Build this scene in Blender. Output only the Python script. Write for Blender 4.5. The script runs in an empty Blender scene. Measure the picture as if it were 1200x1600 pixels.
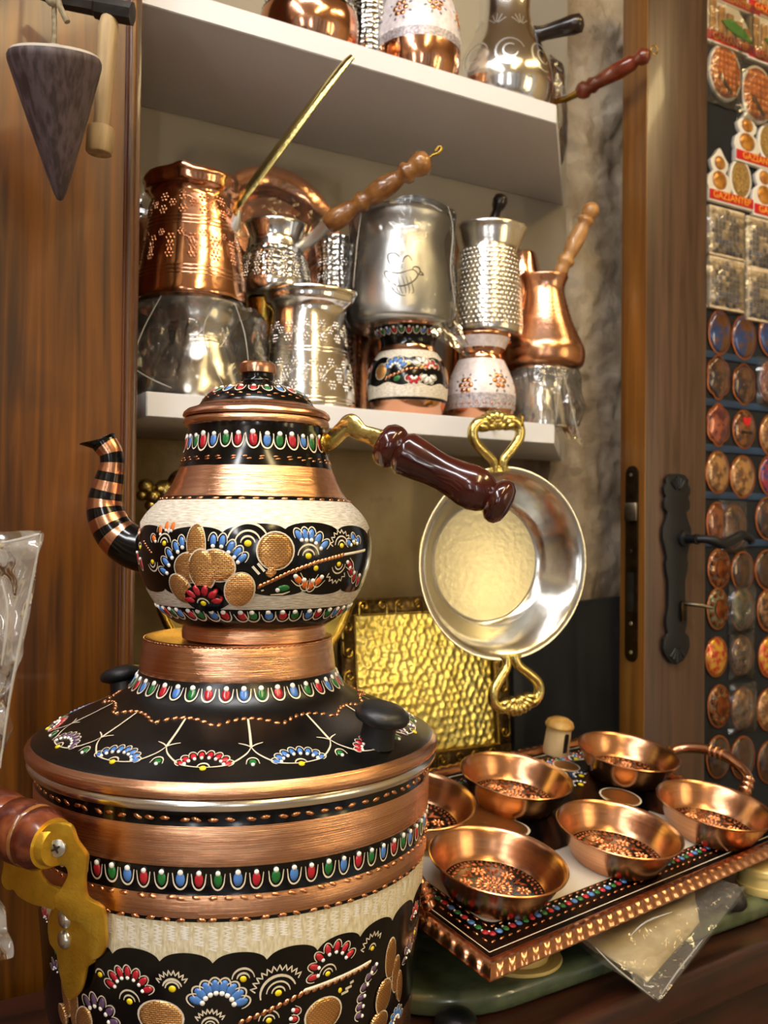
import bpy, bmesh, math, random
from mathutils import Vector, Matrix, noise
from math import pi, sin, cos, radians, sqrt, atan2
random.seed(7)
S = bpy.context.scene
COL = S.collection

# ------------------------------------------------------------------ camera
FPX = 1450.0
CAMZ = 1.35
PITCH, ROLL = radians(0.85), radians(0.55)
RC = Matrix.Rotation(pi / 2 + PITCH, 3, 'X') @ Matrix.Rotation(ROLL, 3, 'Z')
cam_d = bpy.data.cameras.new('camera')
cam = bpy.data.objects.new('camera', cam_d)
COL.objects.link(cam)
cam.matrix_world = Matrix.Translation((0, 0, CAMZ)) @ RC.to_4x4()
cam_d.sensor_fit = 'HORIZONTAL'
cam_d.sensor_width = 36.0
cam_d.lens = FPX / 1200 * 36
cam_d.clip_start = 0.02
cam_d.dof.use_dof = True
cam_d.dof.focus_distance = 0.64
cam_d.dof.aperture_fstop = 16.0
S.camera = cam

# ------------------------------------------------------------------ world, exposure
W = bpy.data.worlds.new('world')
S.world = W
W.use_nodes = True
W.node_tree.nodes['Background'].inputs[0].default_value = (1.0, 0.97, 0.93, 1)
W.node_tree.nodes['Background'].inputs[1].default_value = 0.5
S.view_settings.view_transform = 'Standard'
S.view_settings.look = 'None'
S.view_settings.gamma = 1.0
S.view_settings.use_curve_mapping = False
S.view_settings.exposure = -0.36


# ------------------------------------------------------------------ helpers: picture measurements to places
def ray(px, py):
    return RC @ Vector(((px - 600) / FPX, -(py - 800) / FPX, -1.0))


def P(px, py, Y):
    d = ray(px, py)
    return Vector((0, 0, CAMZ)) + d * (Y / d.y)


CA = radians(30)
U = Vector((cos(CA), sin(CA), 0))
Vv = Vector((-sin(CA), cos(CA), 0))
O0 = P(228, 612, 0.95)


def cabpt(px, py, b):
    """the point seen at a pixel on the upright plane b metres behind the shelf fronts"""
    d = ray(px, py)
    c = Vector((0, 0, CAMZ))
    t = (b + (O0 - c).dot(Vv)) / d.dot(Vv)
    return c + d * t


def cab(a, b, z):
    p = O0 + U * a + Vv * b
    return Vector((p.x, p.y, z))


def srgb(h):
    if isinstance(h, str):
        h = h.lstrip('#')
        c = [int(h[i:i + 2], 16) / 255 for i in (0, 2, 4)]
    else:
        c = h
    return tuple((x / 12.92 if x <= 0.04045 else ((x + 0.055) / 1.055) ** 2.4) for x in c) + (1.0,)


# ------------------------------------------------------------------ materials
MATS = {}


def mat(name, col, rough=0.5, metal=0.0, col2=None, nscale=8.0, nstretch=(1, 1, 1), nlo=0.35, nhi=0.65,
        bump=None, bstr=0.2, bscale=50.0, bstretch=(1, 1, 1), bdist=0.002, uv=False, buv=None, coat=0.0, spec=0.5,
        rough2=None, detail=4.0, aniso=0.0, third=None, tscale=3.0, trans=0.0, emit=None, estr=0.0, sheen=0.0,
        tlo=0.55, thi=0.7, distort=0.0, bcol=None):
    m = bpy.data.materials.new(name)
    m.use_nodes = True
    nt = m.node_tree
    n, l = nt.nodes, nt.links
    b = n['Principled BSDF']
    b.inputs['Base Color'].default_value = srgb(col)
    b.inputs['Roughness'].default_value = rough
    b.inputs['Metallic'].default_value = metal
    b.inputs['Specular IOR Level'].default_value = spec
    b.inputs['Coat Weight'].default_value = coat
    b.inputs['Coat Roughness'].default_value = 0.08
    b.inputs['Transmission Weight'].default_value = trans
    if emit:
        b.inputs['Emission Color'].default_value = srgb(emit)
        b.inputs['Emission Strength'].default_value = estr
    tc = n.new('ShaderNodeTexCoord')

    def coords(stretch, use_uv):
        mp = n.new('ShaderNodeMapping')
        mp.inputs['Scale'].default_value = stretch
        l.new(tc.outputs['UV' if use_uv else 'Object'], mp.inputs['Vector'])
        return mp.outputs[0]
    if col2:
        nz = n.new('ShaderNodeTexNoise')
        nz.inputs['Scale'].default_value = nscale
        nz.inputs['Detail'].default_value = detail
        nz.inputs['Distortion'].default_value = distort
        l.new(coords(nstretch, uv), nz.inputs['Vector'])
        rp = n.new('ShaderNodeValToRGB')
        rp.color_ramp.elements[0].position = nlo
        rp.color_ramp.elements[1].position = nhi
        rp.color_ramp.elements[0].color = srgb(col)
        rp.color_ramp.elements[1].color = srgb(col2)
        l.new(nz.outputs[0], rp.inputs[0])
        out = rp.outputs[0]
        if third:
            n3 = n.new('ShaderNodeTexNoise')
            n3.inputs['Scale'].default_value = tscale
            n3.inputs['Detail'].default_value = 5
            l.new(coords((1, 1, 1), uv), n3.inputs['Vector'])
            r3 = n.new('ShaderNodeMapRange')
            r3.inputs[1].default_value = tlo
            r3.inputs[2].default_value = thi
            l.new(n3.outputs[0], r3.inputs[0])
            mx = n.new('ShaderNodeMix')
            mx.data_type = 'RGBA'
            l.new(r3.outputs[0], mx.inputs[0])
            l.new(out, mx.inputs[6])
            mx.inputs[7].default_value = srgb(third)
            out = mx.outputs[2]
        l.new(out, b.inputs['Base Color'])
        if rough2 is not None:
            mr = n.new('ShaderNodeMapRange')
            mr.inputs[3].default_value = rough
            mr.inputs[4].default_value = rough2
            l.new(nz.outputs[0], mr.inputs[0])
            l.new(mr.outputs[0], b.inputs['Roughness'])
    if bump:
        use_uv = uv if buv is None else buv
        v = coords(bstretch, use_uv)
        if bump == 'noise':
            t = n.new('ShaderNodeTexNoise')
            t.inputs['Scale'].default_value = bscale
            t.inputs['Detail'].default_value = 3
            o = t.outputs[0]
        elif bump == 'voronoi':
            t = n.new('ShaderNodeTexVoronoi')
            t.inputs['Scale'].default_value = bscale
            t.feature = 'SMOOTH_F1'
            o = t.outputs[0]
        elif bump == 'cells':
            t = n.new('ShaderNodeTexVoronoi')
            t.inputs['Scale'].default_value = bscale
            t.inputs['Randomness'].default_value = 0.35
            o = t.outputs[0]
        elif bump == 'wave':
            t = n.new('ShaderNodeTexWave')
            t.inputs['Scale'].default_value = bscale
            t.inputs['Distortion'].default_value = 2.0
            o = t.outputs[1]
        elif bump == 'brick':
            t = n.new('ShaderNodeTexBrick')
            t.inputs['Scale'].default_value = bscale
            t.inputs['Mortar Size'].default_value = 0.05
            t.inputs['Mortar Smooth'].default_value = 1.0
            o = t.outputs[1]
        l.new(v, t.inputs['Vector'])
        if bcol:
            mb = n.new('ShaderNodeMix')
            mb.data_type = 'RGBA'
            l.new(o, mb.inputs[0])
            mb.inputs[6].default_value = srgb(col)
            mb.inputs[7].default_value = srgb(bcol)
            l.new(mb.outputs[2], b.inputs['Base Color'])
        bp = n.new('ShaderNodeBump')
        bp.inputs['Strength'].default_value = bstr
        bp.inputs['Distance'].default_value = bdist
        l.new(o, bp.inputs['Height'])
        l.new(bp.outputs[0], b.inputs['Normal'])
    MATS[name] = m
    return m


def film_mat(name, haze=0.06, tint='#ffffff', bscale=30, bstr=0.6, boost=1.0):
    """clear wrinkled plastic film: see-through with a glossy Fresnel skin and a little milkiness"""
    m = bpy.data.materials.new(name)
    m.use_nodes = True
    nt = m.node_tree
    n, l = nt.nodes, nt.links
    n.remove(n['Principled BSDF'])
    out = n['Material Output']
    tr = n.new('ShaderNodeBsdfTransparent')
    tr.inputs[0].default_value = srgb(tint)
    gl = n.new('ShaderNodeBsdfGlossy')
    gl.inputs['Roughness'].default_value = 0.12
    df = n.new('ShaderNodeBsdfDiffuse')
    df.inputs[0].default_value = srgb('#d8d4cc')
    fr = n.new('ShaderNodeFresnel')
    fr.inputs[0].default_value = 1.0 + 0.55 * boost
    tc = n.new('ShaderNodeTexCoord')
    nz = n.new('ShaderNodeTexNoise')
    nz.inputs['Scale'].default_value = bscale
    nz.inputs['Detail'].default_value = 3
    nz.inputs['Distortion'].default_value = 1.5
    l.new(tc.outputs['Object'], nz.inputs['Vector'])
    bp = n.new('ShaderNodeBump')
    bp.inputs['Strength'].default_value = bstr
    bp.inputs['Distance'].default_value = 0.01
    l.new(nz.outputs[0], bp.inputs['Height'])
    l.new(bp.outputs[0], gl.inputs['Normal'])
    m1 = n.new('ShaderNodeMixShader')
    m1.inputs[0].default_value = haze
    l.new(tr.outputs[0], m1.inputs[1])
    l.new(df.outputs[0], m1.inputs[2])
    m2 = n.new('ShaderNodeMixShader')
    l.new(fr.outputs[0], m2.inputs[0])
    l.new(m1.outputs[0], m2.inputs[1])
    l.new(gl.outputs[0], m2.inputs[2])
    l.new(m2.outputs[0], out.inputs[0])
    MATS[name] = m
    return m


RING = dict(bump='noise', bscale=1.0, bstretch=(2, 1800, 1), uv=True, bdist=0.001)
mat('copper', '#dca484', 0.22, 1, col2='#e8b79a', nscale=1, nstretch=(3, 400, 1), **dict(RING, bstr=0.12))
mat('copper_spun', '#dea67e', 0.19, 1, col2='#eab996', nscale=1, nstretch=(3, 400, 1), **dict(RING, bstr=0.42))
mat('copper_smooth', '#d99c76', 0.14, 1, col2='#e3ac8a', nscale=20, bump='noise', bscale=25, bstr=0.25, bdist=0.004)
mat('copper_bowl', '#c58d66', 0.24, 1, col2='#d6a07a', nscale=1, nstretch=(3, 500, 1), **dict(RING, bstr=0.09))
mat('copper_wire', '#d39a78', 0.24, 1)
mat('copper_old', '#a8663f', 0.28, 1, col2='#6d3a22', nscale=60)
mat('copper_scale', '#e6b06e', 0.3, 0.9, bump='brick', bscale=190, bstr=1.0, bdist=-0.0015, uv=True, buv=True, bcol='#7a451c')
mat('copper_fleck', '#d99a70', 0.22, 1)
mat('silver', '#eceae6', 0.17, 1, bump='noise', bscale=30, bstr=0.15, bdist=0.004)
mat('silver_ring', '#e6e4de', 0.2, 1, **dict(RING, bstr=0.10))
mat('silver_matte', '#f2f4f6', 0.36, 1, **dict(RING, bstr=0.12))
mat('silver_hammer', '#c9c7c2', 0.15, 1, bump='cells', bscale=150, bstr=0.8, bdist=0.003)
mat('silver_pan', '#d6d4cd', 0.2, 1, bump='noise', bscale=40, bstr=0.12, bdist=0.003)
mat('silver_panbase', '#dad3b4', 0.36, 1, bump='noise', bscale=130, bstr=0.3, bdist=0.002)
mat('engrave_line', '#6e6d6a', 0.4, 0.8)
mat('brass', '#c2a04a', 0.24, 1, col2='#8f7433', nscale=40, bump='noise', bscale=180, bstr=0.15)
mat('brass_bright', '#dcb43c', 0.32, 0.75, col2='#c99c2c', nscale=70, bump='noise', bscale=420, bstr=0.35, bdist=0.001)
mat('brass_pale', '#cdbb74', 0.25, 1, bump='noise', bscale=200, bstr=0.25)
mat('brass_hammer', '#f4e690', 0.28, 1, col2='#e8d270', nscale=30)
mat('brass_dark', '#4a3820', 0.3, 0.85, col2='#8a7238', nscale=120, nlo=0.5, nhi=0.75)
mat('enamel_black', '#050506', 0.15, 0, spec=0.45)
mat('enamel_blackmatte', '#070707', 0.28, 0, col2='#161516', nscale=420, nlo=0.55, nhi=0.8, spec=0.4)
mat('cream_scratch', '#f1ebdf', 0.42, 0.2, col2='#c2b7a2', nscale=1, nstretch=(160, 900, 1), uv=True,
    bump='noise', bscale=1, bstretch=(180, 1400, 1), bstr=0.6, bdist=0.001)
mat('cream_zig', '#eae3c9', 0.42, 0.2, col2='#cfc39c', nscale=1, nstretch=(1100, 160, 1), uv=True,
    bump='noise', bscale=1, bstretch=(1500, 200, 1), bstr=0.5, bdist=0.001)
mat('cream_line', '#ded3bd', 0.4, 0.1)
mat('cream_pale', '#eee6d4', 0.4, 0.1)
for nm, c in dict(red='#b01f2c', blue='#4a7cc4', green='#1c6a30', white='#f4f2ee', yellow='#ead01c', orange='#d86a24',
                  purple='#5f4668', pink='#d978a8').items():
    mat('enamel_' + nm, c, 0.22, 0, coat=0.3)
mat('pink_glaze', '#d9cdd0', 0.35, 0.1, col2='#f0e8ea', nscale=160)
mat('grey_glaze', '#8d8488', 0.4, 0.2, col2='#c9bfc2', nscale=320)
mat('wood_maroon', '#2c0a07', 0.18, 0, col2='#44140c', nscale=30, nstretch=(1, 1, 1), coat=0.4)
mat('wood_red', '#5e2413', 0.2, 0, col2='#7c3218', nscale=40, coat=0.6)
mat('wood_mottled', '#4f1d12', 0.25, 0, col2='#96512c', nscale=70, nlo=0.45, nhi=0.8, coat=0.5)
mat('wood_tan', '#9a6a38', 0.25, 0, col2='#6f4420', nscale=60, coat=0.5)
mat('wood_blond', '#b98a55', 0.35, 0, col2='#9a6a38', nscale=60, coat=0.3)
mat('wood_dark', '#16100e', 0.25, 0, col2='#2a1a14', nscale=30, coat=0.4)
mat('wood_panel', '#6e3e02', 0.36, 0, col2='#2c1300', nscale=5, nstretch=(16, 16, 0.7), nlo=0.32, nhi=0.68, coat=0.15,
    third='#2c1404', tscale=5, distort=0.6, bump='noise', bscale=8, bstretch=(20, 20, 0.5), bstr=0.08)
mat('wood_trim', '#5c2e14', 0.32, 0, col2='#2d140a', nscale=6, nstretch=(14, 14, 0.6), coat=0.3)
mat('wood_door', '#553d2e', 0.36, 0, col2='#3c291d', nscale=5, nstretch=(18, 18, 0.9), coat=0.15, distort=0.8,
    third='#4c3a32', tscale=2.0)
mat('wood_dooredge', '#80531f', 0.34, 0, col2='#613a14', nscale=4, nstretch=(18, 18, 0.7), coat=0.25)
mat('wood_counter', '#3d1c0f', 0.36, 0, col2='#1f0d08', nscale=5, nstretch=(1.5, 14, 14), coat=0.1, third='#57301b', tscale=7, tlo=0.62, thi=0.75)
mat('wood_handle', '#b59a70', 0.6, 0, col2='#8d7450', nscale=8, nstretch=(14, 14, 1.2))
mat('bob_wood', '#55474a', 0.55, 0, col2='#352829', nscale=34, nstretch=(6, 6, 0.8), nlo=0.4, nhi=0.6, third='#857660', tscale=16, tlo=0.58, thi=0.8)
mat('bob_cap', '#b0a79a', 0.6, 0, col2='#8f867a', nscale=40)
mat('rope', '#8d8066', 0.9, 0, col2='#5f543f', nscale=200)
mat('iron', '#2a2725', 0.5, 0.7, col2='#3d3733', nscale=60, bump='noise', bscale=120, bstr=0.3)
mat('iron_black', '#202226', 0.42, 0.55, bump='noise', bscale=90, bstr=0.2)
mat('steel_worn', '#8f8574', 0.35, 1, col2='#5c5244', nscale=60)
mat('bronze_plate', '#3d2e1c', 0.4, 0.8, col2='#241a10', nscale=50)
mat('zinc_screw', '#c9c8bd', 0.3, 1)
mat('plastic_black', '#121316', 0.4, 0, bump='noise', bscale=900, bstr=0.1)
mat('niche_board', '#b3aa98', 0.5, 0, col2='#a89f8c', nscale=3)
mat('white_board', '#dbdce2', 0.42, 0, col2='#d3d4da', nscale=3)
mat('stone', '#d6c8b2', 0.9, 0, col2='#a08e78', nscale=9, detail=9, third='#5a4c3e', tscale=16, tlo=0.63, thi=0.76,
    bump='noise', bscale=45, bstr=0.7, bdist=0.012)
mat('stone_recess', '#e6d3a4', 0.9, 0, col2='#bda478', nscale=7, detail=8, third='#3d3224', tscale=9, tlo=0.62, thi=0.8,
    bump='noise', bscale=40, bstr=0.5, bdist=0.01)
mat('slate', '#24262a', 0.5, 0, col2='#15161a', nscale=9, third='#3a3a38', tscale=14, tlo=0.62, thi=0.8)
mat('green_stone', '#566249', 0.2, 0, col2='#3f4b38', nscale=40, coat=0.4, third='#5a6048', tscale=26)
mat('cream_plastic', '#d9c078', 0.35, 0)
mat('cream_ceramic', '#d8c298', 0.35, 0, col2='#bda070', nscale=25, coat=0.3)
mat('ceramic_brown', '#8a5c26', 0.4, 0, col2='#c9a25a', nscale=50)
mat('parchment', '#d3c6a4', 0.7, 0, col2='#b9a982', nscale=25, bump='noise', bscale=60, bstr=0.6, bdist=0.004)
mat('navy_cloth', '#0e141d', 0.85, 0, col2='#070a10', nscale=30)
mat('blue_strip', '#1b3a5c', 0.6, 0, col2='#10233a', nscale=20)
mat('magnet_white', '#e9e5df', 0.35, 0)
mat('magnet_red', '#c81420', 0.3, 0, coat=0.3)
mat('letter_yellow', '#f2b43a', 0.4, 0)
mat('magnet_gold', '#d6963c', 0.28, 0.3, col2='#9b5e20', nscale=90, coat=0.4)
mat('waffle_piece', '#f2a352', 0.25, 0.0, col2='#e0812e', nscale=120, coat=0.5)
mat('waffle', '#c8641f', 0.3, 0.0, col2='#a84c14', nscale=80, bump='cells', bscale=220, bstr=1.0, bdist=0.004, coat=0.5)
mat('weave', '#d6b060', 0.35, 0.1, col2='#8d6424', nscale=300, bump='cells', bscale=330, bstr=1.0, bdist=0.004, coat=0.3)
mat('castle_tan', '#d4a664', 0.5, 0, col2='#a9793c', nscale=80)
mat('leaf_green', '#4f9a34', 0.4, 0)
mat('mosaic_grey', '#8f8a92', 0.4, 0, col2='#5c5866', nscale=180, coat=0.4)
mat('mosaic_tan', '#ecdcc4', 0.4, 0, col2='#d0bca2', nscale=160, coat=0.4)
mat('mosaic_blue', '#6a7396', 0.4, 0, coat=0.4)
mat('oval_rim', '#b4714a', 0.3, 0.9)
mat('floor_stone', '#8d7b66', 0.6, 0, col2='#70604e', nscale=4)
mat('plaster', '#d8c8a8', 0.85, 0, col2='#c9b694', nscale=3)
mat('ceiling_paint', '#b7a283', 0.9, 0)
mat('lamp_housing', '#dcdcdc', 0.5, 0)
mat('lamp_white', '#ffffff', 0.5, 0, emit='#ffffff', estr=44.0)
mat('lamp_warm', '#ffffff', 0.5, 0, emit='#ffe0a0', estr=36.0)
PIC = [('#1f3f7a', '#6a4220'), ('#2e2024', '#6d4a38'), ('#a3553c', '#5c2630'), ('#6a482e', '#b98a56'),
       ('#5a2c1e', '#8c5232'), ('#8a5832', '#4e2c1a'), ('#3f5238', '#7c6a4e'), ('#b8301a', '#d8a02e'), ('#42281a', '#8a6034'),
       ('#4f3220', '#2c1c18'), ('#a02a3a', '#30306a')]
for i, (a, b) in enumerate(PIC):
    mat('picture_%d' % i, a, 0.2, 0.35, col2=b, nscale=55 + 7 * i, nlo=0.42, nhi=0.58, coat=0.9, detail=2)
film_mat('film', 0.04, '#fbfaf7', 16, 0.5, 1.15)
film_mat('film_hazy', 0.10, '#f6f4f0', 24, 0.7, 1.25)
film_mat('film_milky', 0.24, '#f2eeea', 12, 0.6, 1.0)
film_mat('film_soft', 0.03, '#fbfaf8', 14, 0.7, 0.9)


def MT(x):
    return MATS[x] if isinstance(x, str) else x


# ------------------------------------------------------------------ mesh building
def link(name, me, mats, parent=None, loc=None, smooth=True, sharp=40):
    for m in (mats if isinstance(mats, (list, tuple)) else [mats]):
        me.materials.append(MT(m))
    if smooth:
        me.polygons.foreach_set('use_smooth', [True] * len(me.polygons))
        if sharp:
            me.set_sharp_from_angle(angle=radians(sharp))
    o = bpy.data.objects.new(name, me)
    COL.objects.link(o)
    if parent:
        o.parent = parent
    if loc is not None:
        o.location = loc
    return o


def mesh_of(name, V, F, mi=None, uvs=None):
    me = bpy.data.meshes.new(name)
    me.from_pydata([tuple(v) for v in V], [], F)
    if mi:
        me.polygons.foreach_set('material_index', mi)
    if uvs:
        lay = me.uv_layers.new(name='UVMap')
        flat = []
        for poly in me.polygons:
            for vi in poly.vertices:
                flat += [uvs[vi][0], uvs[vi][1]]
        lay.data.foreach_set('uv', flat)
    me.update()
    return me


def tag(o, label=None, cat=None, group=None, kind=None):
    if label:
        o['label'] = label
    if cat:
        o['category'] = cat
    if group:
        o['group'] = group
    if kind:
        o['kind'] = kind
    return o


def thing(name, loc, label, cat, group=None, rot=None):
    o = bpy.data.objects.new(name, None)
    o.empty_display_size = 0.02
    COL.objects.link(o)
    o.location = loc
    if rot is not None:
        o.rotation_euler = rot
    return tag(o, label, cat, group)


def resample(pts, step):
    """densify a polyline of tuples keeping its corners"""
    out = [pts[0]]
    for a, b in zip(pts, pts[1:]):
        d = math.dist(a, b)
        k = max(1, int(d / step))
        for i in range(1, k + 1):
            out.append(tuple(x + (y - x) * i / k for x, y in zip(a, b)))
    return out


def spline(pts, n=8):
    """Catmull-Rom through points (any dimension)"""
    out = []
    m = len(pts)
    for i in range(m - 1):
        p0 = pts[max(0, i - 1)]
        p1, p2 = pts[i], pts[i + 1]
        p3 = pts[min(m - 1, i + 2)]
        for k in range(n):
            t = k / n
            out.append(tuple(0.5 * (2 * b + (c - a) * t + (2 * a - 5 * b + 4 * c - d) * t * t + (3 * b - a - 3 * c + d) * t ** 3)
                             for a, b, c, d in zip(p0, p1, p2, p3)))
    out.append(tuple(pts[-1]))
    return out


def lathe(name, prof, mats, parent, band=None, seg=72, jit=None, sharp=40, loc=None, lip=None):
    """prof: (r, z) from bottom to top; band(z, i) picks a material slot; lip=(angle, width, out, down, zfrom) pulls a pouring lip"""
    V, F, MI, UV = [], [], [], []
    s = 0
    n = len(prof)
    for i, (r, z) in enumerate(prof):
        if i:
            s += math.dist(prof[i], prof[i - 1])
        for k in range(seg + 1):
            a = 2 * pi * k / seg
            rr = r
            zz = z
            if jit:
                rr = r + jit(a, z)
            if lip and z > lip[4]:
                da = (a - lip[0] + pi) % (2 * pi) - pi
                w = math.exp(-(da / lip[1]) ** 2) * min(1, (z - lip[4]) / lip[5])
                rr += lip[2] * w
                zz += lip[3] * w
            V.append((rr * sin(a), -rr * cos(a), zz))
            UV.append((a * max(0.02, r) if False else a * 0.07, s))
    for i in range(n - 1):
        for k in range(seg):
            a = i * (seg + 1) + k
            F.append((a, a + 1, a + seg + 2, a + seg + 1))
            MI.append(band((prof[i][1] + prof[i + 1][1]) / 2, i) if band else 0)
    me = mesh_of(name, V, F, MI, UV)
    bm = bmesh.new()
    bm.from_mesh(me)
    # weld the seam and the poles while keeping loop uvs
    bmesh.ops.remove_doubles(bm, verts=bm.verts, dist=1e-6)
    bm.to_mesh(me)
    bm.free()
    return link(name, me, mats, parent, loc, sharp=sharp)


def frames(pts):
    pts = [Vector(p) for p in pts]
    T = []
    for i in range(len(pts)):
        t = pts[min(i + 1, len(pts) - 1)] - pts[max(i - 1, 0)]
        T.append(t.normalized())
    up = Vector((0, 0, 1)) if abs(T[0].z) < 0.9 else Vector((0, 1, 0))
    nrm = (up - T[0] * up.dot(T[0])).normalized()
    fr = []
    for t in T:
        nrm = (nrm - t * nrm.dot(t)).normalized()
        fr.append((t, nrm, t.cross(nrm)))
    return pts, fr


def tube(name, pts, rad, mats, parent=None, seg=14, band=None, flat=(1, 1), loc=None, sharp=50, caps=True):
    pts, fr = frames(pts)
    if not isinstance(rad, (list, tuple)):
        rad = [rad] * len(pts)
    V, F, MI, UV = [], [], [], []
    s = 0
    for i, (p, (t, n, b)) in enumerate(zip(pts, fr)):
        if i:
            s += (pts[i] - pts[i - 1]).length
        for k in range(seg):
            a = 2 * pi * k / seg
            V.append(p + n * (cos(a) * rad[i] * flat[0]) + b * (sin(a) * rad[i] * flat[1]))
            UV.append((k / seg * 0.1, s))
    for i in range(len(pts) - 1):
        for k in range(seg):
            F.append((i * seg + k, i * seg + (k + 1) % seg, (i + 1) * seg + (k + 1) % seg, (i + 1) * seg + k))
            MI.append(band(i) if band else 0)
    if caps:
        F.append(tuple(range(seg))[::-1])
        F.append(tuple((len(pts) - 1) * seg + k for k in range(seg)))
        MI += [MI[0], MI[-1]]
    return link(name, mesh_of(name, V, F, MI, UV), mats, parent, loc, sharp=sharp)


def turned(name, p0, p1, prof, mats, parent=None, seg=28, band=None, sharp=45):
    """a turned piece between two points; prof = (t, r)"""
    p0, p1 = Vector(p0), Vector(p1)
    d = (p1 - p0)
    L = d.length
    q = Vector((0, 0, 1)).rotation_difference(d.normalized())
    o = lathe(name, [(r, t * L) for t, r in prof], mats, parent, band=band, seg=seg, sharp=sharp)
    o.location = p0
    o.rotation_mode = 'QUATERNION'
    o.rotation_quaternion = q
    return o


def box_bm(bm, c, s, rot=None):
    m = Matrix.Translation(c)
    if rot is not None:
        m = m @ rot.to_4x4()
    r = bmesh.ops.create_cube(bm, size=1.0, matrix=m @ Matrix.Diagonal((s[0], s[1], s[2], 1)))
    return r['verts']


def box(name, c, s, m, parent=None, rotz=0, bevel=0.0, segs=2, rot=None):
    bm = bmesh.new()
    box_bm(bm, (0, 0, 0), s)
    if bevel:
        bmesh.ops.bevel(bm, geom=bm.edges[:], offset=bevel, segments=segs, profile=0.5, affect='EDGES')
    me = bpy.data.meshes.new(name)
    bm.to_mesh(me)
    bm.free()
    o = link(name, me, m, parent, c, sharp=35)
    o.rotation_euler = rot if rot is not None else (0, 0, rotz)
    return o


def prism(name, outline, h, m, parent=None, loc=None, bevel=0.0, rot=None, segs=2):
    """outline in xy extruded from z=0 to z=h"""
    bm = bmesh.new()
    f = bm.faces.new([bm.verts.new((x, y, 0)) for x, y in outline])
    r = bmesh.ops.extrude_face_region(bm, geom=[f])
    for v in r['geom']:
        if isinstance(v, bmesh.types.BMVert):
            v.co.z += h
    bmesh.ops.recalc_face_normals(bm, faces=bm.faces)
    if bevel:
        ed = [e for e in bm.edges if e.is_manifold and e.calc_face_angle() > 0.9]
        bmesh.ops.bevel(bm, geom=ed, offset=bevel, segments=segs, profile=0.5, affect='EDGES', clamp_overlap=True)
    me = bpy.data.meshes.new(name)
    bm.to_mesh(me)
    bm.free()
    o = link(name, me, m, parent, loc, sharp=35)
    if rot is not None:
        o.rotation_euler = rot
    return o


# ------------------------------------------------------------------ painted and raised ornament laid on curved surfaces
class Rev:
    """a surface of revolution given by (r, z), bottom to top, in the local space of a thing at loc"""
    def __init__(self, prof, loc):
        self.p = resample(prof, 0.0015)
        self.loc = Vector(loc)
        self.s = [0]
        for a, b in zip(self.p, self.p[1:]):
            self.s.append(self.s[-1] + math.dist(a, b))

    def at(self, s):
        s = min(max(s, 0), self.s[-1] - 1e-9)
        lo, hi = 0, len(self.s) - 1
        while hi - lo > 1:
            m = (lo + hi) // 2
            if self.s[m] <= s:
                lo = m
            else:
                hi = m
        t = (s - self.s[lo]) / max(1e-9, self.s[hi] - self.s[lo])
        (r0, z0), (r1, z1) = self.p[lo], self.p[hi]
        d = math.dist((r0, z0), (r1, z1)) or 1e-9
        return r0 + (r1 - r0) * t, z0 + (z1 - z0) * t, (z1 - z0) / d, -(r1 - r0) / d

    def s_of_z(self, z):
        for i in range(len(self.p) - 1):
            a, b = self.p[i][1], self.p[i + 1][1]
            if (a - z) * (b - z) <= 0 and a != b:
                return self.s[i] + (self.s[i + 1] - self.s[i]) * (z - a) / (b - a)
        return self.s[-1]

    def pos(self, anchor, x, y, off):
        th, s0 = anchor
        r0 = max(self.at(s0)[0], 1e-4)
        r, z, nr, nz = self.at(s0 + y)
        a = th + x / r0
        rr = r + nr * off
        return Vector((rr * sin(a), -rr * cos(a), z + nz * off))

    def pick(self, px, py):
        """(theta, s) of the spot on the surface seen at a pixel"""
        d = ray(px, py)
        c = Vector((0, 0, CAMZ)) - self.loc
        best = None
        prev = None
        D = -(c.x * d.x + c.y * d.y) / (d.x ** 2 + d.y ** 2)
        for i in range(500):
            t = D - 0.17 + 0.2 * i / 500
            q = c + d * t
            rr = math.hypot(q.x, q.y)
            z = q.z
            if z < min(p[1] for p in (self.p[0], self.p[-1])) or z > max(self.p[0][1], self.p[-1][1]):
                prev = None
                continue
            s = self.s_of_z(z)
            g = rr - self.at(s)[0]
            if prev is not None and prev > 0 >= g:
                return (atan2(q.x, -q.y), s)
            if best is None or abs(g) < best[0]:
                best = (abs(g), (atan2(q.x, -q.y), s))
            prev = g
        return best[1] if best else (0, 0)


class Flat:
    def pos(self, anchor, x, y, off):
        return Vector((anchor[0] + x, anchor[1] + y, off))


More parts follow.
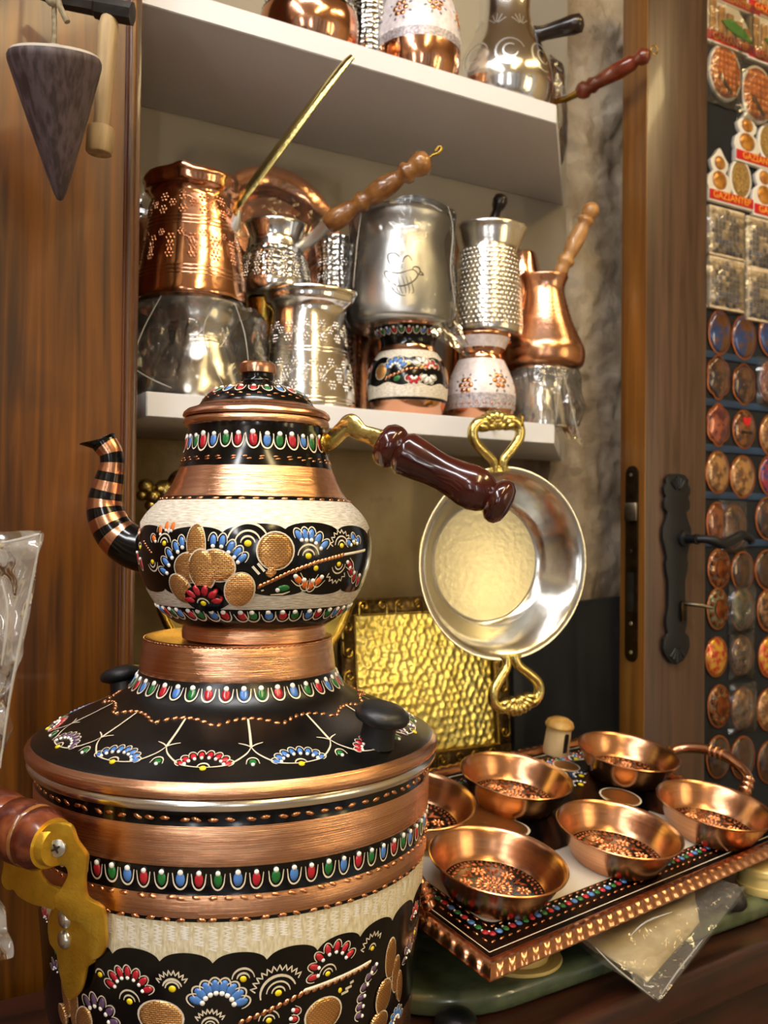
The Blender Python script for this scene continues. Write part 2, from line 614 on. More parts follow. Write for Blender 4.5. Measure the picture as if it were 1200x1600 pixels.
class Deco:
    def __init__(self, surf, mats):
        self.f = surf
        self.mats = list(mats)
        self.V, self.F, self.M, self.UV = [], [], [], []
        self.turn = 0.0

    def mi(self, m):
        if m not in self.mats:
            self.mats.append(m)
        return self.mats.index(m)

    def v(self, an, x, y, off):
        if self.turn:
            an = (an[0] + self.turn, an[1])
        self.V.append(self.f.pos(an, x, y, off))
        self.UV.append((x, y))
        return len(self.V) - 1

    def blob(self, an, x, y, rx, ry, rot, m, off, dome=0.0, n=12, rings=2, shape=None):
        k = self.mi(m)
        c, s_ = cos(rot), sin(rot)
        ctr = self.v(an, x, y, off + dome)
        prev = None
        for j in range(1, rings + 1):
            q = j / rings
            ring = []
            for i in range(n):
                a = 2 * pi * i / n
                g = shape(a) if shape else 1.0
                ex, ey = rx * q * g * cos(a), ry * q * g * sin(a)
                ring.append(self.v(an, x + ex * c - ey * s_, y + ex * s_ + ey * c, off + dome * (1 - q * q)))
            for i in range(n):
                if prev is None:
                    self.F.append((ctr, ring[i], ring[(i + 1) % n]))
                else:
                    self.F.append((prev[i], ring[i], ring[(i + 1) % n], prev[(i + 1) % n]))
                self.M.append(k)
            prev = ring
        if dome:   # a skirt so raised dabs have a side
            sk = []
            for i in range(n):
                a = 2 * pi * i / n
                g = shape(a) if shape else 1.0
                ex, ey = rx * g * cos(a), ry * g * sin(a)
                sk.append(self.v(an, x + ex * c - ey * s_, y + ex * s_ + ey * c, -0.0003))
            for i in range(n):
                self.F.append((prev[i], sk[i], sk[(i + 1) % n], prev[(i + 1) % n]))
                self.M.append(k)

    def stroke(self, an, pts, w, m, off, taper=True, ridge=0.0):
        k = self.mi(m)
        n = len(pts)
        rows = []
        for i, (x, y) in enumerate(pts):
            x0, y0 = pts[max(0, i - 1)]
            x1, y1 = pts[min(n - 1, i + 1)]
            d = math.hypot(x1 - x0, y1 - y0) or 1e-9
            nx, ny = -(y1 - y0) / d, (x1 - x0) / d
            t = i / (n - 1)
            ww = w * 0.5 * ((0.35 + 0.65 * sin(pi * min(1, max(0, t * 0.9 + 0.05)))) if taper else 1)
            rows.append((self.v(an, x + nx * ww, y + ny * ww, off), self.v(an, x, y, off + ridge),
                         self.v(an, x - nx * ww, y - ny * ww, off)))
        for a, b in zip(rows, rows[1:]):
            self.F.append((a[0], b[0], b[1], a[1]))
            self.F.append((a[1], b[1], b[2], a[2]))
            self.M += [k, k]

    def ring_strip(self, s0f, s1f, m, off, n=360, sub=6):
        """a strip all the way round between two edges given as functions of theta"""
        k = self.mi(m)
        rows = []
        for i in range(n + 1):
            th = 2 * pi * i / n
            a, b = s0f(th), s1f(th)
            rows.append([self.v((th, 0), 0, a + (b - a) * j / sub, off) for j in range(sub + 1)])
        for i in range(n):
            for j in range(sub):
                self.F.append((rows[i][j], rows[i + 1][j], rows[i + 1][j + 1], rows[i][j + 1]))
                self.M.append(k)

    # ---- motifs
    def tear(self, an, x, y, h, w, rot, m, white=0.45, outline=True, off=0.0004, wy=1):
        """painted dab with a pale looped outline and a white bead; wy=+1 bead on the up side"""
        c, s_ = cos(rot), sin(rot)

        def tr(a, b):
            return x + a * c - b * s_, y + a * s_ + b * c
        self.blob(an, x, y, w / 2, h / 2, rot, m, off, dome=0.0005, n=12, rings=2)
        if outline:
            pts = []
            for i in range(13):
                a = pi * (1.0 + i / 12.0) if wy > 0 else pi * i / 12.0
                ex = w * 0.78 * cos(a)
                ey = h * 0.72 * sin(a) + (h * 0.06 if wy > 0 else -h * 0.06)
                pts.append(tr(ex, ey))
            if wy > 0:
                pts = [tr(-w * 0.86, h * 0.45)] + pts + [tr(w * 0.86, h * 0.45)]
            self.stroke(an, pts, w * 0.2, 'cream_line', off + 0.0002)
        if white:
            bx, by = tr(0, wy * h * 0.47)
            self.blob(an, bx, by, w * white * 0.6, w * white * 0.6, 0, 'enamel_white', off + 0.0004, dome=0.0005, n=9)

    def fan(self, an, R, a0, a1, n, h, w, m, bead=True):
        for i in range(n):
            a = a0 + (a1 - a0) * (i / (n - 1) if n > 1 else 0.5)
            self.tear(an, R * cos(a), R * sin(a), h, w, a - pi / 2, m, white=0.5 if bead else 0, wy=-1)

    def arc(self, an, R, a0, a1, w, m='cream_line', off=0.0005, cx=0, cy=0, n=14):
        self.stroke(an, [(cx + R * cos(a0 + (a1 - a0) * i / n), cy + R * sin(a0 + (a1 - a0) * i / n)) for i in range(n + 1)], w, m, off)

    def eye(self, an, q, n=2, flip=1, tilt=0.4):
        self.blob(an, 0, 0, q * 0.5, q * 0.45, 0, 'enamel_yellow', 0.0006, dome=0.0005, n=10)
        for i in range(n):
            R = q * (0.95 + 0.75 * i)
            self.arc(an, R, tilt * 0.3 if flip > 0 else pi + 0.3, pi * 0.98 if flip > 0 else 2 * pi, q * 0.28)

    def zigzag(self, an, R, a0, a1, n, amp, w):
        pts = []
        for i in range(n + 1):
            a = a0 + (a1 - a0) * i / n
            rr = R + (amp if i % 2 else -amp)
            pts.append((rr * cos(a), rr * sin(a)))
        self.stroke(an, resample(pts, amp * 0.7), w, 'cream_line', 0.0005, taper=False)

    def petal(self, an, x, y, rx, ry, rot, m='copper_scale', off=0.0005):
        self.blob(an, x, y, rx * 1.1, ry * 1.08, rot, 'cream_line', off, n=24, rings=4)
        self.blob(an, x, y, rx, ry, rot, m, off + 0.0003, n=24, rings=4, dome=0.0006)

    def rope(self, an_pts, w, m='copper_fleck', step=None, off=0.0006):
        """beads laid along a path of (theta, s) anchors"""
        f = self.f
        for (t0, s0), (t1, s1) in zip(an_pts, an_pts[1:]):
            r = f.at((s0 + s1) / 2)[0]
            L = math.hypot((t1 - t0) * r, s1 - s0)
            k = max(1, int(L / (step or w * 1.1)))
            rot = atan2(s1 - s0, (t1 - t0) * r)
            for i in range(k):
                q = (i + 0.5) / k
                self.blob((t0 + (t1 - t0) * q, s0 + (s1 - s0) * q), 0, 0, w * 0.62, w * 0.36, rot + 0.5, m, off, dome=w * 0.15, n=8)

    def build(self, name, parent, kind='stuff'):
        o = link(name, mesh_of(name, self.V, self.F, self.M, self.UV), self.mats, parent, sharp=None)
        if kind:
            o['kind'] = kind
        return o


DOTS = ['enamel_red', 'enamel_green', 'enamel_blue']

# ================================================================== THE PLACE
# ------------------------------------------------------------------ room shell
XL, XR, YB, YF, ZC = -2.3, 2.6, -3.0, 2.3, 2.75


def struct(o):
    o['kind'] = 'structure'
    return o


struct(box('floor', (0.15, -0.35, -0.05), (5.1, 5.5, 0.1), 'floor_stone'))
struct(box('ceiling', (0.15, -0.35, ZC + 0.05), (5.1, 5.5, 0.1), 'ceiling_paint'))
struct(box('wall_west', (XL - 0.05, -0.35, ZC / 2), (0.1, 5.5, ZC), 'plaster'))
struct(box('wall_east_rear', (XR + 0.05, 1.35, ZC / 2), (0.1, 2.1, ZC), 'plaster'))
struct(box('wall_east_front', (XR + 0.05, -2.75, ZC / 2), (0.1, 0.7, ZC), 'plaster'))
struct(box('wall_east_lintel', (XR + 0.05, -1.05, 2.55), (0.1, 2.7, 0.4), 'plaster'))
# the open shop front behind the viewer: dark posts added between wide bays, for stripes in the metal reflections
for i_, x_ in enumerate((-2.25, -1.55, -0.95, -0.35, 0.45, 1.05, 1.75, 2.5)):
    struct(box('reflection_post', (x_, YB, 1.15), (0.16 if i_ % 2 else 0.24, 0.16, 2.3), 'wood_trim'))
struct(box('wall_south_lintel', (0.15, YB, 2.525), (4.9, 0.2, 0.45), 'plaster'))
struct(box('wall_south_sill', (-1.25, YB, 0.4), (1.9, 0.18, 0.8), 'wood_trim'))
for y_ in (-1.75, -1.05, -0.4):
    struct(box('reflection_post', (XR, y_, 1.175), (0.12, 0.14, 2.35), 'wood_trim'))  # out-of-view side posts, also added to stripe the reflections
# dark panels added on the unseen west wall, to vary the metal reflections
for i_, y_ in enumerate((-2.3, -1.3, -0.3)):
    struct(box('reflection_panel', (XL + 0.03, y_, 1.1), (0.05, 0.62, 2.1), 'wood_trim'))


def ceiling_light(x, y, sx, sy, m, label, rz=0.0):
    t = thing('ceiling_light', (x, y, ZC - 0.05), label, 'ceiling light', None, (0, 0, rz))
    box('housing', (0, 0, 0.02), (sx + 0.04, sy + 0.04, 0.05), 'lamp_housing', t, bevel=0.008)
    box('diffuser', (0, 0, -0.012), (sx, sy, 0.02), m, t, bevel=0.004)
    return t


ceiling_light(-0.75, -0.55, 0.16, 1.5, 'lamp_white', 'white tube ceiling light behind the viewer, on the left')
ceiling_light(0.75, -0.55, 0.16, 1.5, 'lamp_warm', 'warm yellow tube ceiling light behind the viewer, on the right')
ceiling_light(0.05, 0.18, 0.9, 0.14, 'lamp_white', 'white tube ceiling light over the counter front')
ceiling_light(-0.7, -2.1, 0.16, 1.2, 'lamp_white', 'white tube ceiling light near the shop front')
ceiling_light(1.3, 0.6, 0.14, 0.9, 'lamp_warm', 'warm yellow tube ceiling light over the magnet board')


def added_tube_light(x, y, z, h, m, label, rz):  # unseen tubes added to brighten the brass and streak the pots
    t = thing('added_tube_light', (x, y, z), label, 'added light', None, (0, 0, rz))
    box('housing', (0, 0.02, 0), (0.10, 0.04, h + 0.06), 'lamp_housing', t, bevel=0.008)
    box('diffuser', (0, -0.012, 0), (0.06, 0.03, h), m, t, bevel=0.008)
    return t


added_tube_light(XR - 0.12, -0.4, 1.5, 1.1, 'lamp_warm', 'added warm upright tube light, out of view, on the nearer side post', pi / 2 * -1)
added_tube_light(XR - 0.12, -1.05, 1.5, 1.1, 'lamp_warm', 'added warm upright tube light, out of view, on the middle side post', pi / 2 * -1)
added_tube_light(-0.95, YB + 0.14, 1.5, 1.1, 'lamp_white', 'added white upright tube light, out of view, on the shop front post to the left', pi)
added_tube_light(0.45, YB + 0.14, 1.5, 1.1, 'lamp_white', 'added white upright tube light, out of view, on the shop front post to the right', pi)


def rough_sheet(name, a0, a1, b, z0, z1, m, amp, na, nz, seed, thick=0.25, sc=9.0):
    """an uneven stone face on the plane b, closed behind into a slab"""
    V, F = [], []
    for j in range(nz + 1):
        for i in range(na + 1):
            a = a0 + (a1 - a0) * i / na
            z = z0 + (z1 - z0) * j / nz
            q = Vector((a * sc + seed, z * sc, seed * 3.1))
            h = noise.fractal(q, 1.0, 2.0, 5) * amp + abs(noise.noise(q * 3.3)) * -amp * 0.8
            V.append(cab(a, b - h, z))
    for j in range(nz):
        for i in range(na):
            k = j * (na + 1) + i
            F.append((k, k + 1, k + na + 2, k + na + 1))
    base = len(V)
    edge = [i for i in range(na + 1)] + [(j + 1) * (na + 1) + na for j in range(nz)] + \
           [nz * (na + 1) + i for i in range(na - 1, -1, -1)] + [j * (na + 1) for j in range(nz - 1, 0, -1)]
    for e in edge:
        V.append(V[e] + Vv * thick)
    n = len(edge)
    for i in range(n):
        F.append((edge[i], base + i, base + (i + 1) % n, edge[(i + 1) % n]))
    F.append(tuple(base + i for i in range(n)))
    return struct(link(name, mesh_of(name, V, F), m, None, sharp=60))


def a_of(p):
    return (Vector(p) - O0).dot(U)


aPier = a_of(cabpt(861, 760, 0.27))
aDoor = a_of(cabpt(990, 760, 0.27))
rough_sheet('wall_stone_pier', aPier, aPier + 0.42, 0.27, 0.0, ZC, 'stone', 0.016, 60, 300, 3.7)
rough_sheet('wall_stone_recess', -0.7, aPier + 0.05, 0.40, 0.0, ZC, 'stone_recess', 0.006, 60, 120, 9.2, thick=0.12)
# beyond the door: plain wall carrying the magnet board, and the far walls closing the room
q = cab(aPier + 1.7, 0.60, ZC / 2)
struct(box('wall_beyond', q, (2.4, 0.1, ZC), 'plaster', rotz=CA))
q = cab(-1.4, 0.50, ZC / 2)
struct(box('wall_north_left', q, (1.6, 0.1, ZC), 'plaster', rotz=CA))

# ------------------------------------------------------------------ white shelves
zLow_top = (P(228, 612, 0.95).z + cabpt(865, 662, 0).z) / 2
TH = 0.026
La = a_of(cabpt(866, 670, 0))
zTop_bot = cabpt(872, 195, 0).z
aBackR = a_of(cabpt(884, 420, 0.235))
sd = Vector((sin(radians(12.5)), cos(radians(12.5)), 0))
slope_a = sd.dot(U) / sd.dot(Vv)


def shelf(name, z0, label, a_left):
    t = thing(name, cab(0, 0, z0), label, 'shelf', None, (0, 0, CA))
    prism('board', [(a_left, 0), (La, 0), (La + slope_a * 0.234, 0.234), (a_left, 0.234)], TH, 'white_board', t, bevel=0.0015)
    # a pale edging strip on the front
    box('edge_band', ((La + a_left) / 2, -0.0004, TH / 2), (La - a_left - 0.003, 0.0012, TH - 0.002), 'white_board', t)
    return t


shelf('wall_shelf', zLow_top - TH, 'lower white shelf board carrying the coffee pots behind the teapot', 0.0)
shelf('wall_shelf', zTop_bot, 'upper white shelf board near the top of the picture', -0.02)
zT = zTop_bot + TH
bp_ = box('wall_niche', cab((aBackR - 0.06) / 2, 0.243, (zLow_top - TH + 2.45) / 2), (aBackR + 0.06, 0.016, 2.45 - zLow_top + TH), 'niche_board', rotz=CA)
struct(bp_)
# ------------------------------------------------------------------ wooden wall on the left with its moulding
LP = P(188, 700, 0.885)
aL, bL = a_of(LP), (LP - O0).dot(Vv)
q = cab(aL - 0.55, bL + 0.016, ZC / 2)
struct(box('wall_left', q, (1.1, 0.03, ZC), 'wood_panel', rotz=CA))
aT1 = a_of(P(211, 700, 0.885 + 0.012))
q = cab((aL + aT1) / 2, bL + 0.012, ZC / 2)
wt = aT1 - aL
struct(box('trim_1', cab(aL + wt * 0.5, bL + 0.02, ZC / 2), (wt, 0.045, ZC), 'wood_trim', rotz=CA, bevel=0.003))
tb = tube('trim_2', [(0, 0, 0), (0, 0, ZC)], 0.0045, 'wood_panel', None, seg=16, loc=cab(aL + wt * 0.38, bL - 0.002, 0))
struct(tb)
# the side of the wooden casing running back to the stone wall
struct(box('trim_3', cab(aL + wt * 0.2, bL + 0.25, ZC / 2), (0.012, 0.42, ZC), 'wood_trim', rotz=CA))

# ------------------------------------------------------------------ counter
zC = 0.9375
KS = 1.13               # tray, bowls and slab sit this much deeper than a first guess
cA = radians(33)
cu, cv = Vector((cos(cA), sin(cA), 0)), Vector((-sin(cA), cos(cA), 0))


def plane_pt(px, py, z):
    d = ray(px, py)
    return Vector((0, 0, CAMZ)) + d * ((z - CAMZ) / d.z)


c0 = plane_pt(1010, 1548, zC)          # a point on the counter's front edge
ctr = thing('counter', (c0.x, c0.y, 0), 'dark brown wooden counter under the tray and pot', 'counter', None, (0, 0, cA))
prism('top', [(-0.66, -0.10), (-0.2, -0.10), (-0.1, 0.0), (0.55, 0.0), (0.55, 0.30), (0.20, 0.30), (0.20, 0.58), (-0.30, 0.58), (-0.30, 0.29), (-0.66, 0.29)], 0.045, 'wood_counter', ctr, (0, 0, zC - 0.045), bevel=0.008, segs=3)
prism('body', [(-0.64, -0.08), (-0.21, -0.08), (-0.11, 0.02), (0.53, 0.02), (0.53, 0.28), (0.18, 0.28), (0.18, 0.56), (-0.28, 0.56), (-0.28, 0.27), (-0.64, 0.27)], zC - 0.045, 'wood_counter', ctr, (0, 0, 0))

# green stone slab with rounded corners
g0 = plane_pt(865, 1556, zC + 0.004)


def rounded(w, h, r, n=10):
    out = []
    for (cx, cy, a0) in ((w - r, r, -pi / 2), (w - r, h - r, 0), (r, h - r, pi / 2), (r, r, pi)):
        for i in range(n + 1):
            a = a0 + pi / 2 * i / n
            out.append((cx + r * cos(a), cy + r * sin(a)))
    return out


slab = thing('stone_slab', (0, 0, zC), 'dark green polished stone slab with rounded corner under the tray', 'slab', None, (0, 0, cA))
go = g0 - cu * 0.15 + cv * 0.004
slab.location = (go.x, go.y, zC)
prism('slab', rounded(0.64, 0.275, 0.11), 0.022, 'green_stone', slab, (0, 0, 0.0), bevel=0.008, segs=4)
zS = zC + 0.022

# dark slate board standing at the foot of the pier
s0, s1 = cabpt(800, 930, 0.235), cabpt(985, 930, 0.235)
sa0, sa1 = a_of(s0), a_of(s1)
sl = thing('slate_board', cab((sa0 + sa1) / 2, 0.235, zC), 'dark grey slate board leaning at the foot of the stone pier', 'board', None, (radians(-2), 0, CA))
hh = s1.z - zC
prism('panel', [(-(sa1 - sa0) / 2, 0), ((sa1 - sa0) / 2, 0), ((sa1 - sa0) / 2, hh), (-(sa1 - sa0) / 2 + 0.05, hh - 0.012), (-(sa1 - sa0) / 2, hh - 0.03)],
      0.012, 'slate', sl, bevel=0.002, rot=(pi / 2, 0, 0))

# ------------------------------------------------------------------ open door on the right
dc = P(1008, 800, 1.32)
dT, dW = 0.048, 0.127
door = bpy.data.objects.new('door_1', None)
COL.objects.link(door)
door.location = (dc.x, dc.y, 0)
door.rotation_euler = (0, 0, CA)
struct(door)
tag(door, 'brown wooden door leaf standing open with black handle plate', 'door')
DH = 2.3
box('door_stile', (dW / 2 + 0.0008, dT / 2, DH / 2), (dW - 0.0016, dT - 0.004, DH), 'wood_door', door, bevel=0.002)
box('door_edge', (0.0, dT / 2, DH / 2), (0.002, dT, DH), 'wood_dooredge', door, bevel=0.0005)
dM = door.matrix_basis.copy()
dI = (Matrix.Translation(door.location) @ Matrix.Rotation(CA, 4, 'Z')).inverted()


def on_face(px, py):
    """door-local point on the broad face (y = 0)"""
    o_ = dI @ Vector((0, 0, CAMZ))
    d = dI.to_3x3() @ ray(px, py)
    return o_ + d * ((0 - o_.y) / d.y)


def on_edge(px, py):
    o_ = dI @ Vector((0, 0, CAMZ))
    d = dI.to_3x3() @ ray(px, py)
    return o_ + d * ((0 - o_.x) / d.x)


# lock face plate let into the edge
e0, e1 = on_edge(989, 728), on_edge(989, 1034)
yc, zc_ = (e0.y + e1.y) / 2, (e0.z + e1.z) / 2
hl = (e0.z - e1.z)
lw = 0.024
pts = []
for i in range(13):
    a = pi * i / 12
    pts.append((lw / 2 * cos(a), hl / 2 - lw / 2 + lw / 2 * sin(a)))
for i in range(13):
    a = pi + pi * i / 12
    pts.append((lw / 2 * cos(a), -hl / 2 + lw / 2 + lw / 2 * sin(a)))
lp = prism('lock_plate', pts, 0.003, 'bronze_plate', door, (-0.001, yc, zc_), bevel=0.0006)
lp.rotation_euler = Matrix(((0, 0, -1), (-1, 0, 0), (0, 1, 0))).to_euler()
for py in (742, 974, 1019, 861):
    e = on_edge(989, py)
    sc = lathe('screw', [(0.0, 0.0), (0.0028, 0.0), (0.0024, 0.0009), (0.0008, 0.001), (0.0, 0.0003)], 'zinc_screw' if py != 861 else 'iron', lp, seg=14)
    sc.location = (-(e.y - yc), e.z - zc_, 0.003)
e = on_edge(986, 800)
latch = prism('latch_bolt', [(0, -0.0085), (0.011, -0.0085), (0.004, 0.0085), (0, 0.0085)], 0.026, 'steel_worn', lp, bevel=0.001)
latch.location = (0.004, e.z - zc_ - 0.013, 0.002)
latch.rotation_euler = (-pi / 2, 0, 0)
latch.rotation_euler = Matrix(((0, 1, 0), (0, 0, 1), (1, 0, 0))).to_euler()
dl = prism('dead_bolt_slot', [(-0.006, -0.028), (0.006, -0.028), (0.006, 0.028), (-0.006, 0.028)], 0.0008, 'iron', lp)
dl.location = (0, on_edge(989, 925).z - zc_, 0.003)

# ornate iron handle plate on the broad face
h0, h1 = on_face(1054, 740), on_face(1054, 1038)
hx, hz = (h0.x + h1.x) / 2, (h0.z + h1.z) / 2
H = h0.z - h1.z
right = []
seq = [(0.0, 0.5), (0.10, 0.495), (0.17, 0.47), (0.155, 0.445), (0.19, 0.425), (0.185, 0.395), (0.15, 0.375), (0.185, 0.35), (0.18, 0.315),
       (0.13, 0.295), (0.15, 0.26), (0.20, 0.215), (0.205, 0.16), (0.17, 0.11), (0.14, 0.06), (0.16, 0.03), (0.15, -0.01), (0.12, -0.06),
       (0.12, -0.2), (0.15, -0.26), (0.145, -0.3), (0.12, -0.335), (0.18, -0.36), (0.19, -0.41), (0.15, -0.45), (0.09, -0.485), (0.0, -0.5)]
kx = 0.85
outl = [(-x * H * kx * 0.62, y * H) for x, y in seq] + [(x * H * kx * 0.62, y * H) for x, y in reversed(seq[1:-1])]
hp = prism('handle_plate', outl, 0.006, 'iron_black', door, (hx, 0.0005, hz), bevel=0.0018, rot=(pi / 2, 0, 0))
for sgn in (1, -1):
    for i in range(5):   # raised shell flutes at both ends of the plate
        a = pi / 2 + (i - 2) * 0.34
        r0, r1 = H * 0.02, H * (0.085 if i == 2 else 0.075)
        p0 = (r0 * cos(a), sgn * (H * 0.40 + r0 * sin(a)), 0.006)
        p1 = (r1 * cos(a), sgn * (H * 0.40 + r1 * sin(a)), 0.0055)
        tube('flute', [p0, p1], [0.0022, 0.0036], 'iron_black', hp, seg=8)
lev = on_face(1067, 842)
lvx, lvz = lev.x, lev.z
ros = lathe('rosette', [(0, 0), (0.012, 0), (0.0115, 0.004), (0.007, 0.006), (0.006, 0.02), (0.0075, 0.022), (0.0075, 0.026), (0, 0.026)], 'iron_black', hp, seg=24)
ros.location = (lvx - hx - 0.004, lvz - hz, 0.006)
tube('lever', spline([(lvx - hx - 0.004, lvz - hz, 0.03), (lvx - hx + 0.006, lvz - hz, 0.040), (lvx - hx + 0.016, lvz - hz - 0.003, 0.046),
                      (lvx - hx + 0.030, lvz - hz - 0.007, 0.047), (lvx - hx + 0.050, lvz - hz - 0.001, 0.047),
                      (lvx - hx + 0.070, lvz - hz + 0.006, 0.047), (lvx - hx + 0.088, lvz - hz + 0.001, 0.047), (lvx - hx + 0.092, lvz - hz - 0.006, 0.047)], 6),
     [0.005 + 0.0026 * sin(pi * min(1, i / 40)) for i in range(43)], 'iron_black', hp, seg=12)
kk = on_face(1063, 946)
key = thing('door_key', (0, 0, 0), 'small steel key stuck in the black handle plate', 'key')
key.matrix_world = Matrix.Translation(door.location) @ Matrix.Rotation(CA, 4, 'Z') @ Matrix.Translation((kk.x, -0.0055, kk.z)) @ Matrix.Rotation(pi / 2, 4, 'X')
kb = prism('key_collar', [(-0.005, -0.018), (0.005, -0.018), (0.006, 0.006), (0.003, 0.011), (-0.003, 0.011), (-0.006, 0.006)], 0.004, 'bronze_plate', key, (-0.002, -0.004, 0.0005), bevel=0.0008)
tube('key_shank', [(0, 0.003, 0.003), (0.003, 0.003, 0.016), (0.012, 0.0015, 0.024), (0.030, -0.002, 0.028)], [0.003, 0.003, 0.0028, 0.0024], 'steel_worn', key, seg=10)

# ------------------------------------------------------------------ magnet board beyond the door
mB = 0.10
m0 = Vector((dc.x, dc.y, 0)) + Vv * mB
bMag = (m0 - Vector((O0.x, O0.y, 0))).dot(Vv)
aM0 = a_of(cabpt(1062, 700, bMag))
board = thing('display_board', cab(aM0, bMag, 0), 'black cloth board covered with souvenir magnets beyond the door', 'board', None, (0, 0, CA))
box('panel', (0.45, 0.012, 1.2), (0.9, 0.024, 2.2), 'navy_cloth', board, bevel=0.002)
for i, py in enumerate((560, 633, 703, 775, 848, 868)):
    z = cabpt(1150, py, bMag).z
    if i < 5:
        box('ledge_strip', (0.45, -0.001, z), (0.88, 0.004, 0.012), 'blue_strip', board, bevel=0.0008)

GM = 'souvenir magnets on the display board'
SEEN = {}


def magnet_frame(px, py, label, name='souvenir_magnet', cat='magnet'):
    p = cabpt(px, py, bMag)
    t = thing(name, p, label, cat, GM, (pi / 2, 0, CA))
    t.location = p
    return t


def msize(px, py, hw, hh_):
    a = cabpt(px - hw, py, bMag)
    b = cabpt(px + hw, py, bMag)
    c = cabpt(px, py - hh_, bMag)
    d = cabpt(px, py + hh_, bMag)
    return (b - a).length / 2, (c - d).length / 2


def ell(rx, ry, n=28):
    return [(rx * cos(2 * pi * i / n), ry * sin(2 * pi * i / n)) for i in range(n)]


def text_mesh(name, txt, size, m, parent, loc, depth=0.0004, align='CENTER'):
    c = bpy.data.curves.new(name, 'FONT')
    c.body = txt
    c.size = size
    c.align_x = align
    c.align_y = 'CENTER'
    c.extrude = depth
    o = bpy.data.objects.new(name + '_curve', c)
    COL.objects.link(o)
    dg = bpy.context.evaluated_depsgraph_get()
    me = bpy.data.meshes.new_from_object(o.evaluated_get(dg))
    bpy.data.objects.remove(o)
    me.materials.clear()
    r = link(name, me, m, parent, loc, smooth=False)
    r['kind'] = 'stuff'
    return r


def wrap_sheet(t, rx, ry, z=0.012, name='wrapper', m='film', seed=0):
    """crinkled clear wrapper over a flat souvenir"""
    V, F = [], []
    n = 9
    for j in range(n + 1):
        for i in range(n + 1):
            x, y = -1 + 2 * i / n, -1 + 2 * j / n
            e = max(abs(x), abs(y))
            zz = z * (1 - e ** 4) + 0.002 + 0.0035 * noise.noise(Vector((x * 2.7 + seed, y * 2.7, seed)))
            V.append((x * rx * (1 + 0.05 * noise.noise(Vector((y * 3, seed, 1)))), y * ry * (1 + 0.05 * noise.noise(Vector((x * 3, seed, 5)))), max(0.0006, zz)))
    for j in range(n):
        for i in range(n):
            k = j * (n + 1) + i
            F.append((k, k + 1, k + n + 2))
            F.append((k, k + n + 2, k + n + 1))
    return link(name, mesh_of(name, V, F), m, t, smooth=False)


def oval_magnet(px, py, hw, hh_, pic, label, wrap=False, notch=0, deco=None):
    t = magnet_frame(px, py, label)
    rx, ry = msize(px, py, hw, hh_)
    shp = (lambda a: 1 + notch * (abs(sin(3 * a)) - 0.5)) if notch else (lambda a: 1.0)
    n = 36
    o_ = [(rx * shp(2 * pi * i / n) * cos(2 * pi * i / n), ry * shp(2 * pi * i / n) * sin(2 * pi * i / n)) for i in range(n)]
    prism('back_plate', o_, 0.0035, 'oval_rim', t, (0, 0, 0.0005), bevel=0.0008)
    d = Deco(Flat(), [pic])
    d.blob((0, 0), 0, 0, rx * 0.90, ry * 0.92, 0, pic, 0.0042, dome=0.0055, n=36, rings=6, shape=shp if notch else None)
    d.build('domed_picture', t, None)
    if deco == 'heart':
        hp_ = []
        for i in range(28):
            a = 2 * pi * i / 28
            hp_.append((0.00062 * 16 * sin(a) ** 3, 0.00062 * (13 * cos(a) - 5 * cos(2 * a) - 2 * cos(3 * a) - cos(4 * a)) + ry * 0.38))
        prism('heart', hp_, 0.0015, 'magnet_red', t, (0, 0, 0.0085))
        for k in range(5):
            box('printed_letter', (-rx * 0.4 + k * rx * 0.2, -ry * 0.18, 0.0098), (rx * 0.14, ry * 0.13, 0.0006), 'iron', t)
    if deco == 'medal':
        for k in range(9):
            a = 2 * pi * k / 9
            lathe('boss', [(rx * 0.17, 0), (rx * 0.13, 0.002), (0, 0.0025)], 'copper_old', t, seg=10, loc=(rx * 0.68 * cos(a), ry * 0.72 * sin(a), 0.006))
        prism('inner_oval', ell(rx * 0.48, ry * 0.48, 24), 0.002, 'copper_old', t, (0, 0, 0.0085), bevel=0.0004)
    if wrap:
        wrap_sheet(t, rx * 1.12, ry * 1.14, 0.013, seed=px * 0.37 + py)
    return t


